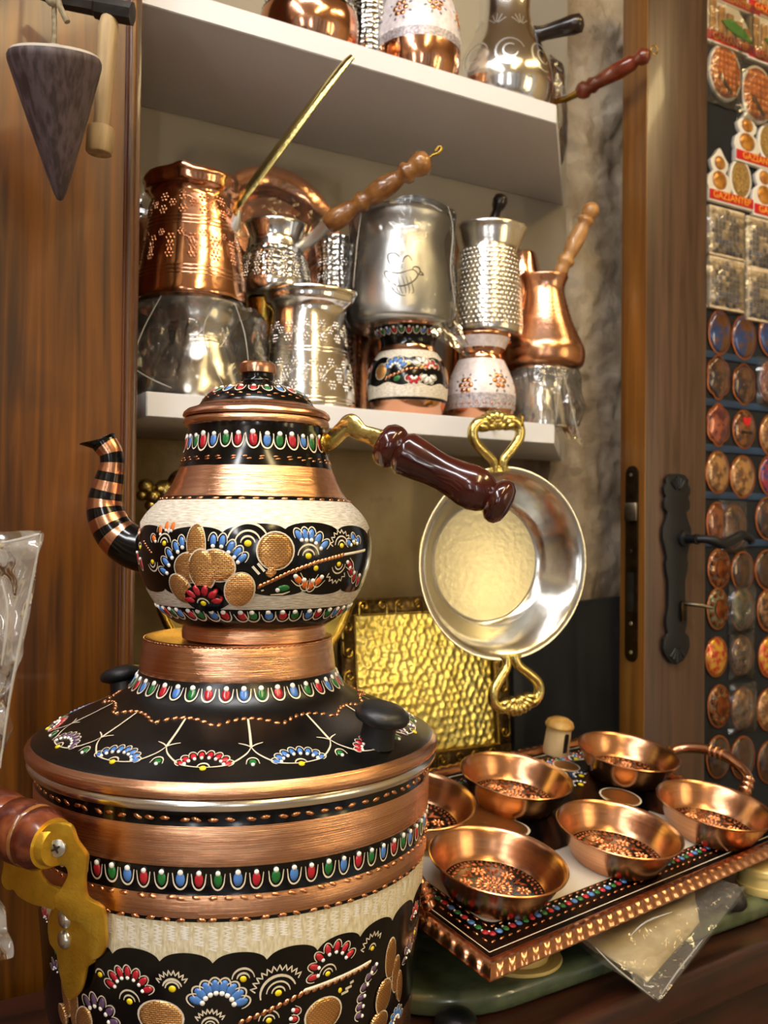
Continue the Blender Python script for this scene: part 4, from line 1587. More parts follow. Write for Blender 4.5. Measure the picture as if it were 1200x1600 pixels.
def tea_band(z, i):
    h = 0.0848 - z
    if h > 0.0735 or h < -0.0722:
        return 0
    if h > 0.0570:
        return 1
    if h > -0.0165:
        return 2
    if h > -0.0195:
        return 1
    if h > -0.0415:
        return 0
    return 1


tb_ = lathe('body', resample(tpd, 0.0022), ['copper_spun', 'enamel_black', 'cream_scratch'], tea, tea_band, seg=144)
RT = Rev(tpd[5:-5], tea.location)


def st_(h):
    return RT.s_of_z(th_(h))


tq = lambda x, y: RT.pick(120 + x / 2.2222, 560 + y / 2.2222)
kt = TPX / 2.2222
d = Deco(RT, ['enamel_black'])


def up_edge(th):
    f = ((th + 0.12) * 13 / (2 * pi)) % 1.0
    return st_(0.0060 - 0.002 * sin(th * 3)) + 0.0062 * sqrt(max(0, 1 - (2 * f - 1) ** 2 * 0.97))


def lo_edge(th):
    t = (th + pi) % (2 * pi) - pi
    base = 0.0470 - 0.0045 * cos(2 * (t + 0.28))
    f = ((th + 0.3) * 15 / (2 * pi)) % 1.0
    w = math.exp(-((t + 0.28) / 0.22) ** 2) + math.exp(-((abs(t + 0.28) - pi) / 0.22) ** 2)
    return st_(0.0440 + 0.0125 * w) - 0.0042 * sqrt(max(0, 1 - (2 * f - 1) ** 2))


d.ring_strip(lo_edge, up_edge, 'enamel_black', 0.00025, n=480, sub=12)
d.build('scalloped_field', tb_, None)
d = Deco(RT, [])
n = 34
for i in range(n):
    th = 2 * pi * (i + 0.4 + random.uniform(-0.1, 0.1)) / n
    g = random.uniform(0.85, 1.15)
    d.tear((th, st_(-0.0598)), 0, random.uniform(-0.0006, 0.0006), 0.0098 * g, 0.0056 * g, random.uniform(-0.08, 0.08), DOTS[(i * 2) % 3], white=0.55)
d.build('neck_dots', tb_)
d = Deco(RT, [])
n = 46
for i in range(n):
    th = 2 * pi * (i + random.uniform(-0.15, 0.15)) / n
    d.tear((th, st_(0.0622)), 0, 0, 0.0078, 0.0056, 0.25, DOTS[i % 3], white=0.5)
d.build('foot_dots', tb_)
d = Deco(RT, [])
for h, n in ((-0.0478, 34), (-0.0460, 34), (-0.0180, 44)):
    for i in range(n):
        th = 2 * pi * (i + random.uniform(-0.12, 0.12) + (0.15 if h == -0.046 else 0)) / n
        d.blob((th, st_(h)), 0, 0, 0.0024 if h < -0.02 else 0.0030, 0.0007 if h < -0.02 else 0.0013, 0.15, 'copper_fleck', 0.0003, dome=0.0005, n=6)
d.build('chisel_flecks', tb_)
d = Deco(RT, [])
for d.turn in (0.0, pi):
    an = tq(450, 800)
    for i_, (x, y, rx, ry, rot) in enumerate(((-24, 160, 33, 72, 0.06), (-52, 78, 58, 52, 0.4), (48, 88, 60, 54, -0.4), (-2, 72, 46, 70, 0), (-98, 0, 44, 56, 0.35), (122, 2, 48, 64, -0.3))):
        d.petal(an, x * kt, y * kt, rx * kt, ry * kt, rot, off=0.0005 + 0.0004 * i_)
    an = tq(448, 842)
    d.blob(an, 0, 18 * kt, 66 * kt, 52 * kt, 0, 'enamel_black', 0.0034, n=20)
    for q in range(6):
        a = 0.12 + (pi - 0.24) * q / 5
        d.blob(an, 50 * kt * cos(a), 8 * kt + 44 * kt * sin(a), 11 * kt, 19 * kt, a - pi / 2, 'enamel_red', 0.0036, dome=0.0006)
    d.arc(an, 22 * kt, 0.1, 3.0, 6 * kt, off=0.0037)
    d.blob(an, 0, 2 * kt, 10 * kt, 10 * kt, 0, 'enamel_yellow', 0.0038, dome=0.0004)
    an = tq(690, 668)
    d.petal(an, 0, 0, 62 * kt, 64 * kt, 0)
    d.blob(an, -14 * kt, -76 * kt, 20 * kt, 16 * kt, 0.6, 'copper_scale', 0.0009, dome=0.0004)
    an = tq(594, 642)
    d.eye(an, 26 * kt, 2)
    d.arc(an, 72 * kt, 0.3, 2.9, 9 * kt)
    for (x, y) in ((622, 735), (640, 725)):
        d.stroke(tq(x, y), [(-12 * kt, 14 * kt), (12 * kt, -14 * kt)], 9 * kt, 'cream_pale', 0.0005, taper=False)
    for (x, y, r_) in ((474, 632, 0.0), (506, 634, -0.15), (535, 655, -0.4), (558, 674, -0.6), (574, 694, -0.8)):
        d.tear(tq(x, y), 0, 0, 42 * kt, 22 * kt, r_, 'enamel_blue', white=0.55, wy=-1)
    for (x, y, r_) in ((366, 638, 0.2), (346, 655, 0.45), (324, 678, 0.7), (310, 706, 0.9), (303, 738, 1.2)):
        d.tear(tq(x, y), 0, 0, 40 * kt, 22 * kt, r_, 'enamel_blue', white=0.55, wy=-1)
    for (x, y, r_) in ((334, 584, -0.1), (314, 582, 0.1), (291, 597, 0.4), (269, 626, 0.9)):
        d.tear(tq(x, y), 0, 0, 34 * kt, 20 * kt, r_, 'enamel_orange', white=0.45, wy=-1)
    d.eye(tq(305, 642), 20 * kt, 2)
    d.eye(tq(264, 706), 20 * kt, 2, flip=-1)
    for (x, y, r_) in ((770, 614, 0.5), (793, 612, 0.15), (815, 612, -0.15), (838, 626, -0.6), (859, 648, -0.9)):
        d.tear(tq(x, y), 0, 0, 42 * kt, 22 * kt, r_, 'enamel_blue', white=0.55, wy=-1)
    d.eye(tq(803, 686), 24 * kt, 2)
    an = tq(918, 650)
    d.eye(an, 20 * kt, 2)
    d.zigzag(an, 52 * kt, 0.5, 3.2, 14, 7 * kt, 4 * kt)
    d.rope([tq(628, 795), tq(740, 742), tq(830, 708), tq(925, 681)], 20 * kt, step=15 * kt)
    d.rope([tq(925, 681), tq(998, 666)], 12 * kt, m='cream_line', step=7 * kt)
    d.stroke(tq(640, 806), [(0, 0), (130 * kt, 46 * kt)], 5 * kt, 'cream_line', 0.0005, taper=False)
    for (x, y, r_) in ((768, 768, 0.7), (790, 784, 0.3), (812, 787, -0.2), (838, 772, -0.6)):
        d.tear(tq(x, y), 0, 0, 38 * kt, 24 * kt, r_, 'enamel_orange', white=0.6, wy=1)
    d.blob(tq(829, 728), 0, 0, 10 * kt, 10 * kt, 0, 'enamel_yellow', 0.0006, dome=0.0005)
    an = tq(716, 798)
    d.blob(an, 0, 0, 24 * kt, 13 * kt, 0.1, 'enamel_green', 0.0005, dome=0.0005)
    d.blob(an, -20 * kt, -6 * kt, 8 * kt, 8 * kt, 0, 'enamel_white', 0.0008, dome=0.0005)
    d.stroke(an, [(-44 * kt, -24 * kt), (0, -22 * kt), (26 * kt, -12 * kt)], 7 * kt, 'cream_line', 0.0005)
    d.eye(tq(908, 714), 20 * kt, 2, flip=-1)
    d.zigzag(tq(905, 730), 50 * kt, 3.5, 5.9, 12, 7 * kt, 4 * kt)
    for (x, y, r_) in ((946, 716, 1.0), (950, 738, 0.7), (960, 758, 0.4), (975, 768, 0.1)):
        d.tear(tq(x, y), 0, 0, 40 * kt, 22 * kt, r_, 'enamel_red', white=0.55, wy=1)
    d.fan(tq(962, 660), 40 * kt, 0.8, 2.6, 3, 30 * kt, 22 * kt, 'enamel_blue')
    d.eye(tq(962, 640), 16 * kt, 1)
    for (x, y) in ((214, 690), (226, 712)):
        d.tear(tq(x, y), 0, 0, 40 * kt, 20 * kt, 0.3, 'enamel_red', white=0.5, wy=1)
    d.eye(tq(222, 655), 18 * kt, 1)
    d.rope([tq(232, 632), tq(262, 678)], 12 * kt, m='copper_fleck')
d.turn = 0
d.build('flower_painting', tb_)

# teapot lid with its knob
tl = [(0.0480, th_(-0.0788)), (0.0540, th_(-0.0790)), (0.0552, th_(-0.0806)), (0.0545, th_(-0.0828)), (0.0520, th_(-0.0850)), (0.0455, th_(-0.0872)), (0.0430, th_(-0.0888)), (0.0415, th_(-0.0915)), (0.0380, th_(-0.0960)),
      (0.0325, th_(-0.1000)), (0.0250, th_(-0.1030)), (0.0170, th_(-0.1052)), (0.0130, th_(-0.1075)), (0.0120, th_(-0.1105)), (0.0122, th_(-0.1128)),
      (0.0135, th_(-0.1138)), (0.0140, th_(-0.1165)), (0.0136, th_(-0.1205)), (0.0115, th_(-0.1222)), (0.0, th_(-0.1226))]
tlo = lathe('lid', resample(tl[:6] + spline(tl[6:15], 4)[1:] + tl[15:], 0.002), ['copper', 'enamel_black'], tea,
            lambda z, i: 0 if (0.0848 - z > -0.0885 or 0.0848 - z < -0.1130) else 1, seg=96)
RK = Rev(tl[6:13], tea.location)
d = Deco(RK, [])
n = 22
for i in range(n):
    th = 2 * pi * (i + 0.2) / n
    d.tear((th, RK.s_of_z(th_(-0.0985))), 0, 0, 0.0066, 0.0046, 0, DOTS[i % 3], white=0.55)
for i in range(40):
    th = 2 * pi * (i + random.uniform(-0.2, 0.2)) / 40
    d.blob((th, RK.s_of_z(th_(-0.0925 - 0.0018 * (i % 2)))), 0, 0, 0.0022, 0.0006, 0, 'copper_fleck', 0.0003, dome=0.0004, n=6)
d.build('dot_border', tlo)

# spout: curved tube with black and copper stripes and a pouring lip
tl0 = Vector(tea.location)


def tp3(px, py, Y):
    return P(px, py, Y) - tl0


sp = [(232, 862, 0.700, 33), (205, 853, 0.702, 32), (183, 836, 0.704, 30.5), (168, 810, 0.705, 28.5), (164, 785, 0.706, 26), (170, 755, 0.706, 22), (175, 728, 0.706, 18.5), (173, 708, 0.706, 17.5), (163, 692, 0.706, 19)]
ps = spline([tuple(tp3(x, y, Y)) + (r * kT * 1.06,) for x, y, Y, r in sp], 20)
cum = [0.0]
for p_, q_ in zip(ps, ps[1:]):
    cum.append(cum[-1] + math.dist(p_[:3], q_[:3]))
spo = tube('spout', [p[:3] for p in ps], [p[3] for p in ps], ['enamel_black', 'copper_wire'], tea, seg=28,
           band=lambda i: 1 if (cum[i] > 0.022 and ((cum[i] - 0.022) / 0.0142) % 1.0 < 0.52) else 0, caps=False, sharp=None)
# lip
lipc = tp3(163, 692, 0.706)
V, F = [], []
nn = 28
dirv = (Vector(ps[-1][:3]) - Vector(ps[-3][:3])).normalized()
pts_, fr_ = frames([p[:3] for p in ps])
t_, n_, b_ = fr_[-1]
for j in range(6):
    q = j / 5
    for k in range(nn):
        a = 2 * pi * k / nn
        rad = n_ * cos(a) + b_ * sin(a)
        left = max(0, -rad.x)
        ext = 0.003 + 0.0085 * left
        V.append(lipc + rad * (19 * kT) + t_ * (0.002 * q) + (Vector((-1.0, 0, 0.28)) * ext * left ** 0.6 + rad * 0.0012) * q ** 1.2)
for j in range(5):
    for k in range(nn):
        F.append((j * nn + k, j * nn + (k + 1) % nn, (j + 1) * nn + (k + 1) % nn, (j + 1) * nn + k))
lo = link('spout_lip', mesh_of('spout_lip', V, F), 'enamel_black', spo, sharp=None)
sol = lo.modifiers.new('thick', 'SOLIDIFY')
sol.thickness = 0.0008

# brass bracket and turned handle
br = [(498, 694, 0.690, 10), (515, 690, 0.686, 11), (535, 672, 0.680, 11.5), (548, 664, 0.676, 14), (565, 676, 0.672, 10.5), (583, 682, 0.668, 11), (597, 690, 0.665, 15)]
bs = spline([tuple(tp3(x, y, Y)) + (r * kT * 0.95,) for x, y, Y, r in br], 7)
tube('handle_bracket', [p[:3] for p in bs], [p[3] for p in bs], 'brass_pale', tea, seg=16, flat=(1.3, 0.55))
pl = prism('bracket_plate', ell(0.012, 0.0085, 20), 0.003, 'brass', tea, bevel=0.0008)
pc = tp3(503, 693, 0.690)
pl.location = pc + Vector((0.001, 0, 0))
pl.rotation_euler = (pi / 2, 0, radians(80))
k6 = 0.655 / FPX
turned('wooden_handle', tp3(594, 689, 0.664), tp3(797, 792, 0.640),
       [(0.0, 0.0), (0.0, 0.020), (0.012, 0.029 * 1.0), (0.0, 0.0)][:1] +
       [(0.0, 18 * k6), (0.012, 29 * k6), (0.05, 35 * k6), (0.10, 36 * k6), (0.135, 33 * k6), (0.155, 29 * k6), (0.17, 31 * k6), (0.195, 35 * k6), (0.215, 35 * k6), (0.235, 34 * k6), (0.25, 34 * k6),
        (0.33, 31.5 * k6), (0.42, 28.5 * k6), (0.50, 28 * k6), (0.60, 31 * k6), (0.68, 34.5 * k6), (0.75, 34.5 * k6), (0.81, 30 * k6), (0.845, 25 * k6), (0.86, 28 * k6),
        (0.88, 33.5 * k6), (0.92, 36 * k6), (0.955, 34 * k6), (0.985, 26 * k6), (1.0, 12 * k6), (1.0, 0)], 'wood_maroon', tea, seg=48, sharp=70)

# ================================================================== POTS ON THE SHELVES
def shelf_center(px, b):
    """axis position at pixel column px, b behind the shelf fronts; returns x, y and metres per pixel"""
    p = cabpt(px, 500, b)
    return p.x, p.y, p.y / FPX


def zpix(px, py, Y):
    return P(px, py, Y).z


def vessel(name, px, b, prof, zbase, label, cat='pot', mats=('silver',), band=None, lip=None, thick=0.0012, seg=64, inner=True, smooth=0, group='coffee pots on the shelves'):
    """prof: (halfwidth px, y px) from bottom to top; the lowest level is set on zbase"""
    x, y, k = shelf_center(px, b)
    t = thing(name, (x, y, zbase), label, cat, group)
    # rims show their near edge, which looks higher than the axis: bring the upper levels down accordingly
    yb, yt = prof[0][1], prof[-1][1]
    prof = [(w, yy + (820 - yy) * (w / FPX) * (yb - yy) / (yb - yt)) for w, yy in prof]
    pr = [(w * k, zpix(px, yy, y) - zbase) for w, yy in prof]
    shift = pr[0][1]
    H = pr[-1][1]
    pr = [(r, (z - shift) * H / (H - shift)) for r, z in pr]     # the foot meets its support, the top stays put
    if smooth:
        pr = spline(pr, smooth)
    outer = [(0, 0)] + pr
    full = outer + ([(max(0.002, r - thick), z - (0.0003 if i == 0 else 0)) for i, (r, z) in enumerate(reversed(pr))][0:] + [(0, thick)] if inner else [(0, pr[-1][1])])
    full = [(r, max(z, thick) if i >= len(outer) else z) for i, (r, z) in enumerate(full)]
    bnd = None
    if band:
        bnd = lambda z, i: band(1 - z / H)
    lp_ = None
    if lip:
        lp_ = (lip[0], lip[1], lip[2] * k, lip[3] * k, H * 0.72, H * 0.28)
    o = lathe('body', full, list(mats), t, bnd, seg=seg, lip=lp_)
    t['k'] = k
    return t, o, Rev(pr, t.location), k, H


def clean(t):
    if 'k' in t:
        del t['k']


def rosettes(rev, parent, rows, k, m, r=8.0, name='embossed_flowers'):
    """rows of embossed flower clusters: (fraction of height, count, scale)"""
    d = Deco(rev, [m])
    L = rev.s[-1]
    for f, n, q in rows:
        for i in range(n):
            th = 2 * pi * (i + 0.5 * (int(f * 100) % 2)) / n
            R = r * k * q
            d.blob((th, f * L), 0, 0, R * 0.34, R * 0.34, 0, m, 0, dome=R * 0.22, n=7, rings=2)
            for j in range(6):
                a = 2 * pi * j / 6
                d.blob((th, f * L), R * 0.72 * cos(a), R * 0.72 * sin(a), R * 0.30, R * 0.30, 0, m, 0, dome=R * 0.2, n=6, rings=2)
    return d.build(name, parent)


def swags(rev, parent, rows, m, name='embossed_lines'):
    d = Deco(rev, [m])
    L = rev.s[-1]
    for f, n, hgt, w in rows:
        for i in range(n):
            th = 2 * pi * i / n
            r = rev.at(f * L)[0]
            half = pi * r / n * 0.95
            d.stroke((th, f * L), [(half * (q / 6 - 1), hgt * L * sin(pi * q / 12)) for q in range(13)], w, m, 0.0001, taper=False, ridge=w * 0.4)
    return d.build(name, parent)


def rings(rev, parent, fr, m, w=0.0012):
    d = Deco(rev, [m])
    L = rev.s[-1]
    for f in fr:
        n = 72
        k_ = d.mi(m)
        rows = []
        for i in range(n + 1):
            an = (2 * pi * i / n, f * L)
            rows.append((d.v(an, 0, w, 0), d.v(an, 0, 0, w * 0.5), d.v(an, 0, -w, 0)))
        for a, b in zip(rows, rows[1:]):
            d.F += [(a[0], b[0], b[1], a[1]), (a[1], b[1], b[2], a[2])]
            d.M += [k_, k_]
    return d.build('raised_rings', parent)


def film_bag(name, parent, prof, seed, m='film', amp=0.006, seg=40, loc=None, folds=7):
    """crumpled clear bag around a vessel, local to its thing"""
    prof = resample(prof, 0.012)
    V, F = [], []
    for i, (r, z) in enumerate(prof):
        for k in range(seg):
            a = 2 * pi * k / seg
            q = Vector((cos(a) * 1.6 + seed, sin(a) * 1.6, z * 22))
            rr = r + amp * (noise.noise(q) + 0.7 * noise.noise(q * 2.3)) + amp * 0.6 * abs(sin(a * folds / 2 + z * 14 + seed))
            V.append((rr * sin(a), -rr * cos(a), z + 0.004 * noise.noise(q * 1.7)))
    for i in range(len(prof) - 1):
        for k in range(seg):
            a, b = i * seg + k, i * seg + (k + 1) % seg
            c_, e_ = (i + 1) * seg + (k + 1) % seg, (i + 1) * seg + k
            F += [(a, b, c_), (a, c_, e_)]
    return link(name, mesh_of(name, V, F), m, parent, loc, sharp=25)


SH = zLow_top

# -- lower row, left to right
# plain silver pot in a clear bag
t, o, rv, k, H = vessel('coffee_pot', 308, 0.085, [(74, 612), (77, 608), (75, 590), (66, 560), (57, 535), (53, 518), (56, 508), (62, 495), (66, 478), (69, 466), (70, 462)], SH,
                        'plain silver pot in a clear bag at the left end of the lower shelf', mats=['silver_ring'], smooth=4)
rings(rv, o, (0.60, 0.64), 'silver_ring')
film_bag('plastic_bag', t, [(0.05, 0.002), (0.074, 0.002), (0.084, 0.02), (0.078, 0.06), (0.078, H * 0.85), (0.066, H - 0.003)], 3.1, 'film', 0.006)
H1 = SH + H
clean(t)
# a peaked corner of that bag standing out to the left
# big embossed silver pot
t, o, rv, k, H = vessel('coffee_pot', 482, 0.075, [(73, 640), (76, 636), (75, 625), (70, 590), (64, 545), (58, 505), (56, 480), (60, 470), (66, 462), (68, 452), (71, 446), (70, 442)], SH,
                        'silver pot embossed with flower rows and a pouring lip behind the teapot lid', mats=['silver'], smooth=4, lip=(pi / 2 - 0.3, 0.22, 10, -2))
rosettes(rv, o, ((0.19, 15, 1.0), (0.24, 15, 0.8), (0.30, 15, 1.1), (0.37, 15, 0.9), (0.57, 14, 1.0), (0.63, 14, 0.8), (0.68, 14, 0.9)), k, 'silver')
swags(rv, o, ((0.25, 8, 0.10, 0.0014), (0.58, 8, 0.09, 0.0014)), 'silver')
rings(rv, o, (0.06, 0.09, 0.46, 0.49), 'silver')
H2 = SH + H
clean(t)
# black painted jug
t, o, rv, k, H = vessel('painted_jug', 638, 0.062, [(40, 656), (52, 652), (58, 640), (62, 622), (63, 602), (61, 580), (54, 560), (45, 545), (42, 534), (44, 524), (50, 512), (55, 503), (54, 499)], SH,
                        'small round jug painted black and cream with copper foot on the lower shelf', 'jug',
                        ['copper_smooth', 'enamel_black', 'cream_scratch'], band=lambda f: 0 if (f < 0.04 or 0.235 < f < 0.30 or f > 0.83) else (1 if f < 0.24 or f > 0.80 else 2), smooth=4)
d = Deco(rv, ['enamel_black'])
L = rv.s[-1]
d.ring_strip(lambda th: L * 0.355 + 0.002 * sin(th * 9), lambda th: L * 0.60 + 0.003 * abs(sin(th * 6)), 'enamel_black', 0.0002, n=160, sub=6)
d.build('scalloped_field', o, None)
d = Deco(rv, [])
for i in range(26):
    d.tear((2 * pi * i / 26, L * 0.905), 0, 0, 0.0078, 0.0050, 0, DOTS[i % 3], white=0.5)
for d.turn in (0, 2.1, 4.2):
    a0 = d.turn
    q = k
    d.petal((-0.75, L * 0.475), 0, 0, 10 * q, 12 * q, 0)
    d.fan((-0.35, L * 0.50), 13 * q, 0.4, 2.9, 5, 12 * q, 7 * q, 'enamel_blue')
    d.fan((0.35, L * 0.54), 9 * q, 0.4, 2.9, 4, 9 * q, 6 * q, 'enamel_white')
    d.fan((0.62, L * 0.50), 10 * q, 0.4, 2.9, 4, 10 * q, 7 * q, 'enamel_red')
    d.fan((0.12, L * 0.42), 8 * q, 3.5, 5.9, 4, 9 * q, 7 * q, 'enamel_red')
    d.fan((0.50, L * 0.44), 9 * q, 3.5, 5.9, 4, 9 * q, 6 * q, 'enamel_white')
    d.blob((-0.28, L * 0.40), 0, 0, 6 * q, 4 * q, 0.5, 'enamel_green', 0.0005, dome=0.0005)
    d.rope([(-0.62, L * 0.40), (0.0, L * 0.49), (0.75, L * 0.52)], 6 * q)
    d.eye((0.33, L * 0.51), 5 * q, 1)
    d.eye((0.0, L * 0.54), 5 * q, 1)
d.turn = 0
d.build('flower_painting', o)
clean(t)
H3 = SH + H
# pink and white painted jug
t, o, rv, k, H = vessel('painted_jug', 752, 0.060, [(34, 662), (46, 659), (51, 648), (54, 632), (54, 612), (50, 592), (42, 572), (35, 557), (34, 550), (38, 538), (43, 527), (47, 518), (46, 515)], SH,
                        'small jug glazed pale pink with copper flowers, second from the right on the lower shelf', 'jug',
                        ['copper_smooth', 'grey_glaze', 'pink_glaze'], band=lambda f: 0 if (f < 0.05 or 0.16 < f < 0.30 or f > 0.84) else (1 if f > 0.70 else 2), smooth=4)
d = Deco(rv, [])
L = rv.s[-1]


def copper_bloom(d, an, q):
    for j in range(6):
        a = 2 * pi * j / 6
        d.blob(an, q * cos(a), q * 1.1 * sin(a), q * 0.52, q * 0.52, a, 'copper_fleck', 0.0003, dome=0.0008, n=8)
    d.blob(an, 0, 0, q * 0.4, q * 0.4, 0, 'copper_fleck', 0.0004, dome=0.001, n=8)
    for j in range(8):
        a = 2 * pi * (j + 0.5) / 8
        d.blob(an, q * 2.0 * cos(a), q * 2.1 * sin(a), q * 0.34, q * 0.2, a, 'mosaic_grey', 0.0003, dome=0.0004, n=6)


for i in range(6):
    copper_bloom(d, (2 * pi * i / 6 - 0.55, L * (0.42 + 0.05 * (i % 2))), 8.5 * k)
for i in range(30):
    d.blob((2 * pi * i / 30, L * 0.245), 0, 0, 0.0022, 0.0014, 0, 'copper_fleck', 0.0002, dome=0.0006, n=6)
d.zig = None
for i in range(12):
    th = 2 * pi * i / 12
    r = rv.at(L * 0.9)[0]
    hw = pi * r / 12
    d.stroke((th, L * 0.87), [(-hw, 0.006), (0, -0.005), (hw, 0.006)], 0.0014, 'pink_glaze', 0.0004, taper=False)
d.build('copper_flowers', o)
clean(t)
H4 = SH + H
# silver cup in a clear bag, right end
t, o, rv, k, H = vessel('coffee_pot', 848, 0.060, [(42, 668), (44, 664), (43, 640), (40, 615), (39, 600), (43, 585), (47, 574), (46, 570)], SH,
                        'silver cup in a crumpled clear bag at the right end of the lower shelf', mats=['silver'], smooth=3)
film_bag('plastic_bag', t, [(0.035, 0.003), (0.045, 0.004), (0.052, 0.03), (0.050, H * 0.8), (0.043, H - 0.002)], 7.7, 'film_hazy', 0.006, folds=9)
H5 = SH + H
clean(t)
# loose tail of that bag hanging over the shelf end
fl = []
x5, y5, k5 = shelf_center(848, 0.03)


def sheet(name, corners, nu, nv, m, parent, amp, seed, loc0, double=0.0):
    """wrinkled film patch between four corner points (a, b, c, d)"""
    a, b, c, e = [Vector(q_) for q_ in corners]
    nrm = (b - a).cross(e - a).normalized()
    V, F = [], []
    for j in range(nv + 1):
        for i in range(nu + 1):
            s_, t_2 = i / nu, j / nv
            p = a * (1 - s_) * (1 - t_2) + b * s_ * (1 - t_2) + c * s_ * t_2 + e * (1 - s_) * t_2
            q_ = Vector((s_ * 4 + seed, t_2 * 5, seed))
            p = p + nrm * amp * (noise.noise(q_) + 0.6 * noise.noise(q_ * 2.6) + 0.5 * abs(noise.noise(q_ * 1.3 + Vector((9, 2, 1))))) - loc0
            V.append(p)
    for j in range(nv):
        for i in range(nu):
            k_ = j * (nu + 1) + i
            F += [(k_, k_ + 1, k_ + nu + 2), (k_, k_ + nu + 2, k_ + nu + 1)]
    return link(name, mesh_of(name, V, F), m, parent, sharp=50)


Yt = y5
sheet('bag_tail', [P(852, 585, Yt + 0.02), P(886, 578, Yt + 0.05), P(908, 697, Yt + 0.05), P(868, 662, Yt + 0.0)], 8, 14, 'film_hazy', t, 0.006, 2.2, Vector(t.location))
# peaked corner of the first bag
b1 = [o_ for o_ in bpy.data.objects if o_.name == 'coffee_pot'][0]
x1, y1, k1_ = shelf_center(308, 0.05)
sheet('bag_corner', [P(258, 462, y1), P(300, 480, y1 - 0.01), P(272, 606, y1 - 0.02), P(203, 568, y1 - 0.01)], 8, 10, 'film', b1, 0.008, 5.5, Vector(b1.location))

# -- upper row
# large embossed copper pot with a long brass handle
t, o, rv, k, H = vessel('coffee_pot', 298, 0.085, [(84, 466), (88, 462), (87, 450), (82, 415), (74, 365), (66, 315), (63, 297), (66, 288), (72, 280), (74, 268), (76, 262), (74, 256)], H1,
                        'large embossed copper pot with long brass handle on the upper left', mats=['copper_smooth'], smooth=4, lip=(0.0, 0.16, 3, 5))
rosettes(rv, o, ((0.31, 14, 1.0), (0.37, 14, 0.85), (0.43, 14, 1.1), (0.48, 14, 0.8), (0.66, 13, 1.0), (0.71, 13, 0.85), (0.76, 13, 1.0)), k, 'copper_smooth')
swags(rv, o, ((0.36, 7, 0.09, 0.0014), (0.69, 7, 0.08, 0.0014)), 'copper_smooth')
rings(rv, o, (0.16, 0.19, 0.22, 0.55, 0.58, 0.61), 'copper_smooth')
tl_ = Vector(t.location)
Yc = tl_.y
hs = [(368, 330, Yc - 0.02), (372, 318, Yc - 0.03), (395, 288, Yc - 0.035), (440, 228, Yc - 0.045), (495, 155, Yc - 0.055), (535, 105, Yc - 0.062), (551, 88, Yc - 0.065)]
hps = spline([tuple(P(x, y, Y) - tl_) for x, y, Y in hs], 6)
hd = tube('long_handle', hps, [0.0040 + 0.0030 * sin(pi * min(1, i / (len(hps) - 1) * 0.9 + 0.1)) for i in range(len(hps))], 'brass_pale', t, seg=10, flat=(1.4, 0.55))
rv_d = []
strap_p = P(368, 345, Yc - 0.015) - tl_
tube('handle_root', [strap_p + Vector((-0.004, 0.004, -0.008)), strap_p, strap_p + Vector((0.003, -0.004, 0.010))], [0.007, 0.006, 0.004], 'silver_matte', t, seg=10)
clean(t)

# round copper dish in film leaning behind
x, y, k = shelf_center(425, 0.205)
pc_ = P(420, 365, y)
t = thing('copper_dish', (x, y, SH), 'round copper dish in film leaning at the back of the lower shelf', 'dish', 'coffee pots on the shelves')
di = lathe('dish', [(0, 0.0), (62 * k, 0.0), (74 * k, 0.010), (84 * k, 0.016), (102 * k, 0.018), (103 * k, 0.0195), (84 * k, 0.0175), (73 * k, 0.0115), (61 * k, 0.0015), (0, 0.0015)], 'copper_smooth', t, seg=72)
di.location = (0, 0, pc_.z - SH)
di.rotation_euler = (radians(78), 0, CA + radians(-6))
wr = wrap_sheet(t, 120 * k, 112 * k, 0.008, 'wrapper', 'film', 4.4)
wr.location = di.location + Vector((0.006, -0.0125, 0.01))
wr.rotation_euler = (radians(84), 0, CA)
# brass tin that carries the dish and the small pot, hidden behind the front row
t, o, rv, k, H = vessel('brass_canister', 412, 0.132, [(26, 612), (28, 606), (28, 560), (26, 500), (27, 470), (28, 464)], SH, 'brass canister behind the silver pots, glimpsed between them', 'canister', ['brass'])
HB = SH + H
clean(t)
# small embossed silver jezve with turned wooden handle
t, o, rv, k, H = vessel('coffee_pot', 428, 0.135, [(38, 464), (48, 458), (55, 448), (57, 434), (53, 408), (45, 380), (42, 366), (45, 352), (49, 340), (48, 336)], HB,
                        'small embossed silver coffee pot with tan turned handle, between the two stacks', mats=['silver', 'silver_hammer'], band=lambda f: 1 if 0.32 < f < 0.78 else 0, smooth=4)
rosettes(rv, o, ((0.34, 16, 0.9), (0.44, 16, 0.9), (0.54, 16, 0.8)), k, 'silver')
tl_ = Vector(t.location)
Yc = tl_.y
tube('ferrule', [P(470, 386, Yc - 0.01) - tl_, P(490, 372, Yc - 0.03) - tl_, P(512, 350, Yc - 0.045) - tl_], [0.006, 0.0065, 0.0085], 'silver_matte', t, seg=14)
kq = Yc / FPX * 1.2
hd = turned('wooden_handle', P(510, 352, Yc - 0.045) - tl_, P(672, 246, Yc - 0.075) - tl_,
            [(0, 0), (0, 11 * kq), (0.03, 13 * kq), (0.12, 14 * kq), (0.22, 12 * kq), (0.29, 9 * kq), (0.32, 12 * kq), (0.36, 13 * kq), (0.40, 9.5 * kq), (0.43, 12 * kq), (0.55, 14 * kq), (0.66, 12 * kq), (0.72, 9 * kq),
             (0.75, 13 * kq), (0.79, 14 * kq), (0.82, 10 * kq), (0.87, 14 * kq), (0.93, 15.5 * kq), (0.98, 11 * kq), (1.0, 4 * kq), (1.0, 0)], 'wood_tan', t, seg=28, sharp=70)
tube('hanging_hook', spline([tuple(P(x, y, Yc - 0.076) - tl_) for x, y in ((670, 247), (677, 242), (684, 240), (690, 233), (686, 229), (680, 236))], 4), 0.0017, 'brass', t, seg=8)
clean(t)
